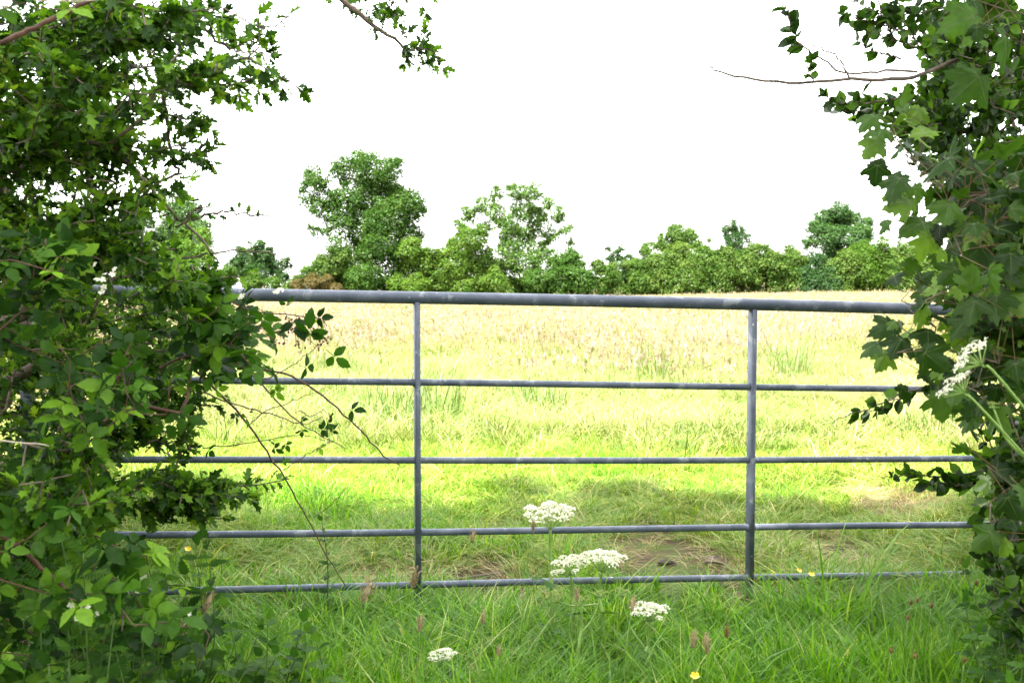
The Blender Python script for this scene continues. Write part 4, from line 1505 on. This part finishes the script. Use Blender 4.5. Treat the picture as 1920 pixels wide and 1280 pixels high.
SG = 'tan grass seed heads standing above the verge'
for k, a in enumerate((
    (682, 1122, 3.6, .085, 'seed', 'tan drooping seed head left of the left upright below the bottom rail', .1),
    (775, 1095, 3.7, .07, 'seed', 'pale seed head standing against the foot of the left upright', .02),
    (384, 1142, 2.7, .075, 'seed', 'long straw coloured seed head above the nettles on the left', .12),
    (338, 1196, 2.6, .06, 'seed', 'plump straw seed head low among the nettles on the left', .05),
    (787, 1178, 3.3, .05, 'seed', 'whitish seed head directly below the left upright', .0),
    (885, 1012, 3.9, .05, 'seed', 'feathery seed head between the two lowest rails left of the white flowers', .01),
    (1000, 990, 3.6, .05, 'seed', 'pinkish seed head crossing the fourth rail beside the tallest flower', -.02),
    (1082, 1122, 3.4, .045, 'seed', 'thin reddish seed head among the hogweed stems', -.03),
    (1185, 1140, 3.3, .05, 'seed', 'brown seed head just left of the lower right white flower', .02),
    (1163, 1065, 3.6, .04, 'seed', 'small seed head below the double domed white flower', .0),
    (1300, 1208, 3.0, .05, 'seed', 'short tan seed head at the lower right, leftmost of a pair', .02),
    (1325, 1218, 3.0, .055, 'seed', 'pinkish tan seed head at the lower right, bent over', -.03),
    (1362, 1190, 3.1, .035, 'rustseed', 'rusty seed head right of the bent pinkish one', .0),
    (905, 1165, 3.3, .04, 'seed', 'pale seed head in the grass right of the left upright', .0),
    (935, 1225, 3.0, .03, 'seed', 'tiny pale seed head near the bottom edge in the middle', .0),
)): seed_stalk(*a[:5], a[5], 400 + k, lean=a[6])
for k, a in enumerate(((1708, 1132, 3.2, 'larger rusty flower head right of the right upright, left of two'), (1720, 1128, 3.2, 'smaller rusty flower head touching its larger neighbour'),
                       (1746, 1138, 3.2, 'rusty flower head right of the touching two on a long stem'), (1702, 1160, 3.15, 'dull brown flower head below the touching rusty two'),
                       (1715, 1232, 2.9, 'reddish flower head low in the grass at the lower right'), (1670, 1222, 2.9, 'dark brown flower head left of the low reddish one'),
                       (1808, 1240, 2.8, 'brown flower head furthest right near the bottom edge'), (1830, 1095, 3.2, 'orange brown flower head by the right hedge foot'))):
    seed_stalk(a[0], a[1], a[2], .018, 'rustseed', a[3], 500 + k, 'flower', 'clover_head', .45, .01, 'faded rusty flower heads in the right hand grass')


def buttercup(px, py, Y, label, seed, s=.011):
    r = np.random.default_rng(seed)
    c = at(px, py, Y)
    b = np.array([c[0], c[1] + .02, float(ground_z(c[0], c[1] + .02))])
    o = empty('buttercup', b, label, 'flower', 'yellow buttercups')
    p = spline([b - [0, 0, .02], (b + c) / 2 + [.008, 0, 0], c], 8)
    v, f = polytube(p, .0012, 4)
    put('stem', make_mesh('stem', v - b, quads_to_tris(f), M['stem']), o)
    n = unit(np.array([r.normal(0, .3), -.5, 1.]))
    u = unit(np.cross(n, [0, 1, .1])); w2 = np.cross(n, u)
    for k in range(5):
        t = k * 2 * math.pi / 5
        d, e = u * math.cos(t) + w2 * math.sin(t), -u * math.sin(t) + w2 * math.cos(t)
        V = [c, c + d * s * .5 + e * s * .45 + n * s * .2, c + d * s + e * s * .3 + n * s * .5, c + d * s - e * s * .3 + n * s * .5, c + d * s * .5 - e * s * .45 + n * s * .2]
        put('petal', make_mesh('petal', np.array(V) - b, np.array([(0, 1, 2), (0, 2, 3), (0, 3, 4)]), M['yellow'], np.zeros(3)), o)


for k, a in enumerate(((1303, 1268, 2.9, 'yellow buttercup at the bottom edge right of centre', .014), (1498, 1070, 3.8, 'small yellow buttercup above the bottom rail right of the right upright', .011),
                       (1521, 1077, 3.7, 'yellow buttercup overlapping the bottom rail beside the smaller one', .012), (1258, 918, 6.4, 'yellow buttercup beyond the gate between third and fourth rails', .018),
                       (1250, 916, 6.5, 'tiny yellow buttercup just left of its twin between third and fourth rails', .012), (352, 1030, 3.6, 'yellow buttercup behind the nettles below the fourth rail', .012))):
    buttercup(a[0], a[1], a[2], a[3], 600 + k, a[4])
# a few broad arching blades before the bottom rail on the right
rr = np.random.default_rng(9)
b = base_at(*foot(1590, 3.7))
v, f, q = blades(36, rr, .13, .45, .7, .010, .55, 6)
tag(put('tall_grass_tuft', make_mesh('tall_grass_tuft', v, f, M['grass'], q), None, b), 'tuft of broad bluish arching grass blades before the bottom rail on the right', 'grass tuft')

# ------------------------------------------------------------------ stone, sticks
def rock(px, py, Y, sx, sy, sz, label, name, seed):
    r = np.random.default_rng(seed)
    c = at(px, py, Y)
    b = np.array([c[0], c[1], float(ground_z(c[0], c[1]))])
    n, m = 14, 8
    V = []
    for i in range(m + 1):
        for j in range(n):
            th, ph = j * 2 * math.pi / n, math.pi * i / m
            d = np.array([math.sin(ph) * math.cos(th), math.sin(ph) * math.sin(th), math.cos(ph)])
            k = 1 + .16 * math.sin(3 * th + seed) * math.sin(ph) + .1 * math.sin(5 * ph + 2 * th) + r.uniform(-.04, .04)
            V.append(d * k * [sx, sy, sz] + [0, 0, sz * .5])
    F = [(i * n + j, i * n + (j + 1) % n, (i + 1) * n + (j + 1) % n, (i + 1) * n + j) for i in range(m) for j in range(n)]
    o = put(name, make_mesh(name, np.array(V), np.array(F), M['stone'], smooth_sh=True), None, b)
    return tag(o, label, 'stone')


rock(1340, 1072, 4.72, .05, .05, .02, 'flat brown stone lying on bare earth left of the right upright', 'flat_stone', 3)
M['earth'] = plain_mat('dark_earth', [(.3, (.018, .012, .008)), (.7, (.05, .034, .022))], 60, .95, 1.)
for k, (px, py, Y, sx, lb) in enumerate(((1345, 1108, 4.3, .07, 'dark clod of earth left of the right upright foot under the bottom rail'), (1318, 1114, 4.25, .045, 'small clod of earth beside the bigger clod under the bottom rail'),
                                         (1250, 1068, 4.7, .06, 'clod of trodden earth to the left of the flat brown stone'), (928, 1004, 5.35, .07, 'dark clod in the grass just under the fourth rail in the middle'),
                                         (905, 1112, 4.4, .05, 'clod of earth beside the broken stick under the bottom rail'))):
    rock(px, py, Y, sx * .7, sx * .6, sx * .25, lb, 'earth_clod', 20 + k).data.materials[0] = M['earth']
for k, (px, Y, lb) in enumerate((([(838, 1108), (870, 1112), (905, 1102), (960, 1096)], (4.35, 4.5), 'dark broken stick lying on the earth under the bottom rail'),
                                 ([(690, 1105), (715, 1112), (735, 1116)], (4.35, 4.4), 'short dark stick behind the left upright foot'))):
    q = at([a for a, _ in px], [b_ for _, b_ in px], np.linspace(Y[0], Y[1], len(px)))
    q[:, 2] = np.maximum(ground_z(q[:, 0], q[:, 1]) + .02, q[:, 2])
    pts = spline(q, 14)
    v, f = polytube(pts, np.linspace(.009, .005, 14), 6)
    tag(put('fallen_stick', make_mesh('fallen_stick', v - pts[0], quads_to_tris(f), M['bark']), None, pts[0]), lb, 'stick')

# ------------------------------------------------------------------ far trees and hedge
def far_tree(name, label, cat, puffs, Y, mat, leaves, base_px, seed, leaf=.2, depth=1., group=None, wood=True, up=.8, trunk_r=.3, world=None):
    """puffs: (px, py, radius in px) as seen, spread in depth; each filled with small leaf faces"""
    r = np.random.default_rng(seed)
    if world is None:
        leaf, leaves = leaf * .98, int(leaves * 4.1)
    if world is None:
        k = Y / FPX
        C = np.array([at(a, b, Y) for a, b, _ in puffs])
        R = np.array([c * k * 1.13 for _, _, c in puffs])
        bx = at(base_px, 550, Y)
    else:
        C, R = world
        bx = np.array([C[:, 0].mean(), C[:, 1].mean(), 0])
    C = C + np.stack([np.zeros(len(C)), r.normal(0, 1, len(C)) * R * depth, np.zeros(len(C))], -1)
    b = np.array([bx[0], bx[1], float(ground_z(bx[0], bx[1]))])
    root = empty(name, b, label, cat, group)
    # smaller clumps on each puff, leaves on the skin of the clumps and a few inside the puff
    sub_c, sub_r = [], []
    for c, q in zip(C, R):
        m = max(7, int(15 * min(2.4, q)))
        d = unit(r.normal(0, 1, (m, 3)) + [0, 0, .2]) * (r.uniform(.45, .92, (m, 1))) * q
        sub_c.append(c + d * [1, 1, .9]); sub_r.append(q * r.uniform(.2, .4, m))
    SC_, SR = np.concatenate(sub_c), np.concatenate(sub_r)
    SC_[:, 2] = np.maximum(SC_[:, 2], ground_z(SC_[:, 0], SC_[:, 1]) + SR * .4)
    n1 = int(leaves * .64)
    wgt = SR ** 2
    pick = r.choice(len(SC_), n1, p=wgt / wgt.sum())
    d1 = unit(r.normal(0, 1, (n1, 3)) + [0, 0, .35])
    P1 = SC_[pick] + d1 * (SR[pick] * (r.random(n1) ** .4) * r.choice([1, 1, 1, 1.4], n1))[:, None] * [1.15, 1.15, .8]
    wg = R ** 2
    pk = r.choice(len(C), leaves - n1, p=wg / wg.sum())
    d2 = unit(r.normal(0, 1, (leaves - n1, 3)))
    P2 = C[pk] + d2 * (R[pk] * r.random(leaves - n1) ** .38 * .95)[:, None]
    P, d = np.concatenate([P1, P2]), np.concatenate([d1, d2])
    pick = np.concatenate([pick, r.integers(0, len(SC_), leaves - n1)])
    gz = ground_z(P[:, 0], P[:, 1])
    P[:, 2] = np.where(P[:, 2] < gz + .05, gz + .05 + r.random(leaves) * .6, P[:, 2])
    nrm = unit(d * 1.2 + [0, 0, up * .8] + r.normal(0, .28, (leaves, 3)))
    t = unit(np.cross(nrm, r.normal(0, 1, (leaves, 3))))
    w_ = np.cross(nrm, t)
    s = (leaf * r.uniform(.5, 1.3, leaves))[:, None]
    V = np.stack([P - t * s * .45 - w_ * s * .3, P + t * s * .5 - w_ * s * .2 + nrm * s * .08, P + w_ * s * .5], 1).reshape(-1, 3)
    F = np.arange(leaves * 3).reshape(-1, 3)
    put('crown', make_mesh('crown', V - b, F, M[mat], np.clip(r.random(leaves) * .4 + .6 * r.random(len(SC_))[pick], 0, 1)), root)
    if wood:
        h = C[:, 2].max() - b[2]
        tr = [b + [0, 0, -.3], b + [r.normal(0, .1), 0, h * .15], b + [r.normal(0, .25), 0, h * .3], b + [r.normal(0, .3), 0, h * .42]]
        at_ = np.concatenate([C, SC_[r.choice(len(SC_), min(len(SC_), 40), replace=False)]])
        pos, par, ends = grow(tr, at_, r, .6, .1, .2, .4)
        rad = np.minimum(pipe_radii(par, .022, 2.2), trunk_r)
        e = np.where(par >= 0)[0]
        v, f = tubes(pos[par[e]], pos[e], np.minimum(rad[par[e]], rad[e] * 1.5), rad[e], 6)
        put('trunk', make_mesh('trunk', v - b, f, M['bark'], smooth_sh=True), root)
    return root


far_tree('ash_tree', 'tall ivy clad ash tree with a dense lumpy crown, highest beyond the field', 'tree',
         [(640, 315, 30), (672, 298, 24), (700, 320, 42), (735, 320, 28), (700, 365, 45), (585, 330, 24), (600, 345, 22), (572, 372, 18), (565, 350, 12), (610, 385, 32), (650, 375, 38), (745, 365, 26), (770, 385, 34), (785, 400, 20),
          (740, 410, 42), (690, 425, 48), (640, 420, 34), (590, 435, 14), (580, 425, 9), (610, 432, 14), (770, 440, 30), (720, 460, 44), (670, 480, 42), (750, 480, 34), (640, 465, 22), (690, 525, 34), (730, 520, 32)],
         90, 'far_ash', 24000, 690, 1, .19, .8, trunk_r=.4)
far_tree('ash_tree', 'open feathery ash tree with visible limbs right of the tallest tree', 'tree',
         [(905, 385, 20), (930, 365, 16), (965, 360, 22), (1000, 365, 20), (1030, 378, 16), (1048, 400, 18), (1062, 430, 14), (1070, 455, 11), (980, 395, 26), (930, 400, 22), (880, 400, 18), (862, 418, 12), (1010, 410, 24), (950, 430, 26), (985, 440, 26),
          (1030, 440, 20), (905, 430, 20), (955, 470, 28), (1010, 470, 26), (985, 500, 32), (940, 510, 30), (960, 540, 28), (1000, 540, 28), (925, 545, 20)],
         92, 'far_loose', 12500, 975, 2, .19, .8, trunk_r=.28)
far_tree('field_bush', 'yellow green bush in sun between the two ash trees', 'bush',
         [(870, 435, 18), (890, 450, 24), (860, 465, 26), (900, 485, 30), (850, 500, 34), (895, 520, 34), (930, 530, 26), (835, 525, 28), (870, 540, 26)], 88, 'far_yellow', 9500, 875, 3, .18, .7)
far_tree('field_bush', 'bright green bush at the right foot of the tallest tree', 'bush',
         [(775, 470, 26), (800, 490, 28), (770, 510, 32), (805, 525, 30), (785, 540, 26), (825, 480, 20), (745, 535, 20)], 88, 'far_yellow', 8000, 788, 4, .18, .7)
far_tree('field_bush', 'dark green thicket sloping down at the left foot of the tallest tree', 'bush',
         [(640, 490, 30), (610, 505, 26), (580, 515, 20), (560, 525, 16), (650, 525, 34), (620, 540, 24), (680, 545, 24), (545, 540, 14)], 89, 'far_hedge', 8000, 620, 5, .18, .7)
far_tree('field_bush', 'low reddish brown bush in front of the dark thicket', 'bush', [(585, 528, 16), (608, 533, 16), (562, 537, 13), (630, 542, 12)], 84, 'far_brown', 2600, 590, 6, .16, .6)
far_tree('field_bush', 'deep green bush at the right foot of the feathery ash', 'bush',
         [(1045, 490, 28), (1075, 495, 24), (1050, 525, 34), (1090, 525, 28), (1010, 530, 28), (1105, 545, 20), (1070, 475, 14)], 90, 'far_ash', 8000, 1055, 7, .18, .7)
far_tree('field_bush', 'drooping pale bush where the two hedge lines meet', 'bush', [(1120, 500, 18), (1140, 520, 24), (1125, 540, 20), (1100, 520, 18), (1155, 542, 16)], 91, 'far_hedge', 4200, 1130, 8, .17, .7)
far_tree('field_bush', 'dark thin topped bush in the dip of the hedge', 'bush', [(1150, 480, 16), (1180, 490, 18), (1165, 510, 24), (1190, 530, 26), (1205, 500, 18), (1140, 466, 7), (1165, 465, 8), (1195, 545, 16)], 97, 'far_dark', 4600, 1175, 9, .17, .7)
far_tree('field_tree', 'round light green tree showing above the hedge right of centre', 'tree', [(1265, 440, 22), (1240, 455, 18), (1290, 448, 20), (1215, 465, 14), (1310, 462, 12), (1265, 465, 24), (1330, 450, 6)], 112, 'far_loose', 4200, 1265, 10, .2, .7)
far_tree('field_tree', 'small dark green tree standing alone above the hedge', 'tree', [(1378, 420, 13), (1370, 435, 16), (1390, 435, 16), (1380, 452, 22), (1360, 430, 9), (1400, 447, 10), (1375, 475, 22), (1395, 480, 20)], 110, 'far_dark', 3400, 1380, 11, .17, .7)
far_tree('field_tree', 'rounded tree with bluish leaves rising above the right hedge', 'tree',
         [(1575, 395, 20), (1550, 408, 20), (1600, 408, 22), (1530, 428, 18), (1570, 425, 30), (1615, 428, 20), (1550, 448, 28), (1595, 450, 28), (1515, 455, 16), (1630, 440, 12), (1570, 480, 30)], 98, 'far_blue', 9000, 1575, 12, .19, .8)
far_tree('low_hedge', 'low dark hedge running behind the feet of the far ash trees', 'hedge', [(x, 541, 20) for x in range(560, 1215, 17)], 96, 'far_dark', 11000, 880, 17, .2, .2, wood=False)
k = 0
HB = [(1215, 500, 26, 'far_hedge', 'leftmost stretch of the long clipped hedge'), (1262, 495, 32, 'far_hedge', 'sunny hedge bush below the round light green tree'), (1318, 498, 32, 'far_hedge', 'hedge bush left of the small dark tree'),
      (1372, 498, 32, 'far_hedge', 'hedge bush right below the small dark tree'), (1425, 492, 32, 'far_hedge', 'sunny hedge bush right of the small dark tree'), (1478, 496, 30, 'far_hedge', 'hedge bush before the rounded bluish tree, on its left'),
      (1530, 512, 28, 'far_dark', 'darker hedge bush directly under the rounded bluish tree'), (1585, 505, 30, 'far_hedge', 'hedge bush in front of the rounded bluish tree, on its right'),
      (1640, 482, 34, 'far_yellow', 'tall yellowish hedge bush right of the rounded bluish tree'), (1700, 490, 34, 'far_hedge', 'hedge bush half hidden by the sycamore leaves')]
for (x, y, q, mt, lb) in HB:
    r = np.random.default_rng(50 + k)
    pf = [(x + r.uniform(-8, 8), y - 10 + r.uniform(-8, 6), q * .85), (x - 20, y + r.uniform(0, 10), q * .9), (x + 20, y + r.uniform(0, 10), q * .9), (x - 14, y + 30, q), (x + 14, y + 30, q), (x - 28, y + 44, q * .7), (x + 28, y + 44, q * .7), (x, y + 48, q * .7), (x + r.uniform(-15, 15), y - 28, q * .4)]
    far_tree('hedge_bush', lb, 'bush', pf, 93 + r.uniform(-1, 2), mt, 7200, x, 60 + k, .18, .6, 'bushes of the long field hedge', trunk_r=.12)
    k += 1
far_tree('field_tree', 'broad dark tree behind the hawthorn at the left', 'tree',
         [(315, 380, 24), (285, 395, 26), (345, 395, 28), (260, 420, 26), (320, 420, 36), (370, 425, 24), (290, 450, 36), (350, 455, 34), (390, 450, 14), (320, 490, 40), (230, 440, 24)], 78, 'far_blue', 9000, 315, 13, .17, .8)
far_tree('field_bush', 'bright green bush behind the hawthorn tips at the left', 'bush', [(370, 455, 30), (345, 480, 34), (390, 485, 26), (360, 520, 36), (400, 520, 22), (300, 510, 40)], 70, 'far_yellow', 7000, 365, 14, .15, .7)
far_tree('field_tree', 'small dark tree with a reddish top left of the tallest tree', 'tree', [(485, 462, 16), (500, 480, 20), (475, 490, 22), (515, 500, 20), (535, 495, 14), (450, 480, 18), (490, 520, 26), (440, 500, 20), (530, 520, 18)], 95, 'far_dark', 6000, 490, 15, .18, .8)
far_tree('field_bush', 'low olive hedge bush behind the left end of the top rail', 'bush', [(430, 520, 22), (470, 530, 20), (510, 535, 18), (540, 540, 14), (400, 530, 24)], 90, 'far_hedge', 4200, 470, 16, .17, .7)
# the hedge goes on out of the picture on both sides
for i, x in enumerate((1760, 1825, 1890, 1960, 2040, 2130)):
    far_tree('hedge_bush', 'bush of the field hedge screened by the right hand trees', 'bush', [(x, 480, 36), (x - 25, 505, 34), (x + 25, 505, 34), (x, 530, 34)], 92, 'far_hedge', 3000, x, 90 + i, .22, .6, 'hedge bushes screened at the right', trunk_r=.12)
for i, x in enumerate((220, 140, 60, -30, -130)):
    far_tree('hedge_bush', 'bush of the field hedge screened by the left hand hawthorn', 'bush', [(x, 470, 40), (x - 30, 500, 38), (x + 30, 500, 38), (x, 530, 38)], 80, 'far_hedge', 3000, x, 110 + i, .2, .6, 'hedge bushes screened at the left', trunk_r=.12)

# ------------------------------------------------------------------ roadside trees behind the camera: their shade lies over the gateway
def shade_tree(x, y, h, rad_, n, seed, label):
    r = np.random.default_rng(seed)
    m = 26
    d = unit(r.normal(0, 1, (m, 3))) * (r.random((m, 1)) ** .4)
    C = np.array([x, y, h * .64]) + d * [rad_, rad_ * .62, h * .27]
    R = r.uniform(.8, 1.4, m)
    far_tree('roadside_tree', label, 'tree', None, 0, 'far_ash', n, 0, seed, .24, 0., 'roadside trees behind the camera', world=(C, R), trunk_r=.25)


for i, (x, y, h) in enumerate(((-11.5, -2.1, 15.4), (-7.4, -2.3, 15.8), (-3.4, -2.1, 15.6), (.7, -2.3, 15.8), (4.8, -2.1, 15.4))):
    shade_tree(x, y, h, 2.6, 16000, 700 + i, 'leafy roadside tree standing behind the camera')
# unseen bushes added behind the camera to cut the low light on the hedge fronts
for i, (x, y) in enumerate(((-9, -4.6), (-6.3, -4.9), (-3.6, -4.7), (-.9, -4.9), (1.8, -4.7), (4.5, -4.9), (7.2, -4.7))):
    r = np.random.default_rng(800 + i)
    m = 16
    C = np.stack([x + r.uniform(-1.4, 1.4, m), y + r.uniform(-.6, .6, m), r.uniform(.4, 4.0, m)], -1)
    far_tree('added_shade_bush', 'unseen bush added behind the camera to block low sky light', 'bush', None, 0, 'far_ash', 5000, 0, 810 + i, .27, 0., 'added shade bushes behind the camera', world=(C, r.uniform(.6, .9, m)), trunk_r=.08)
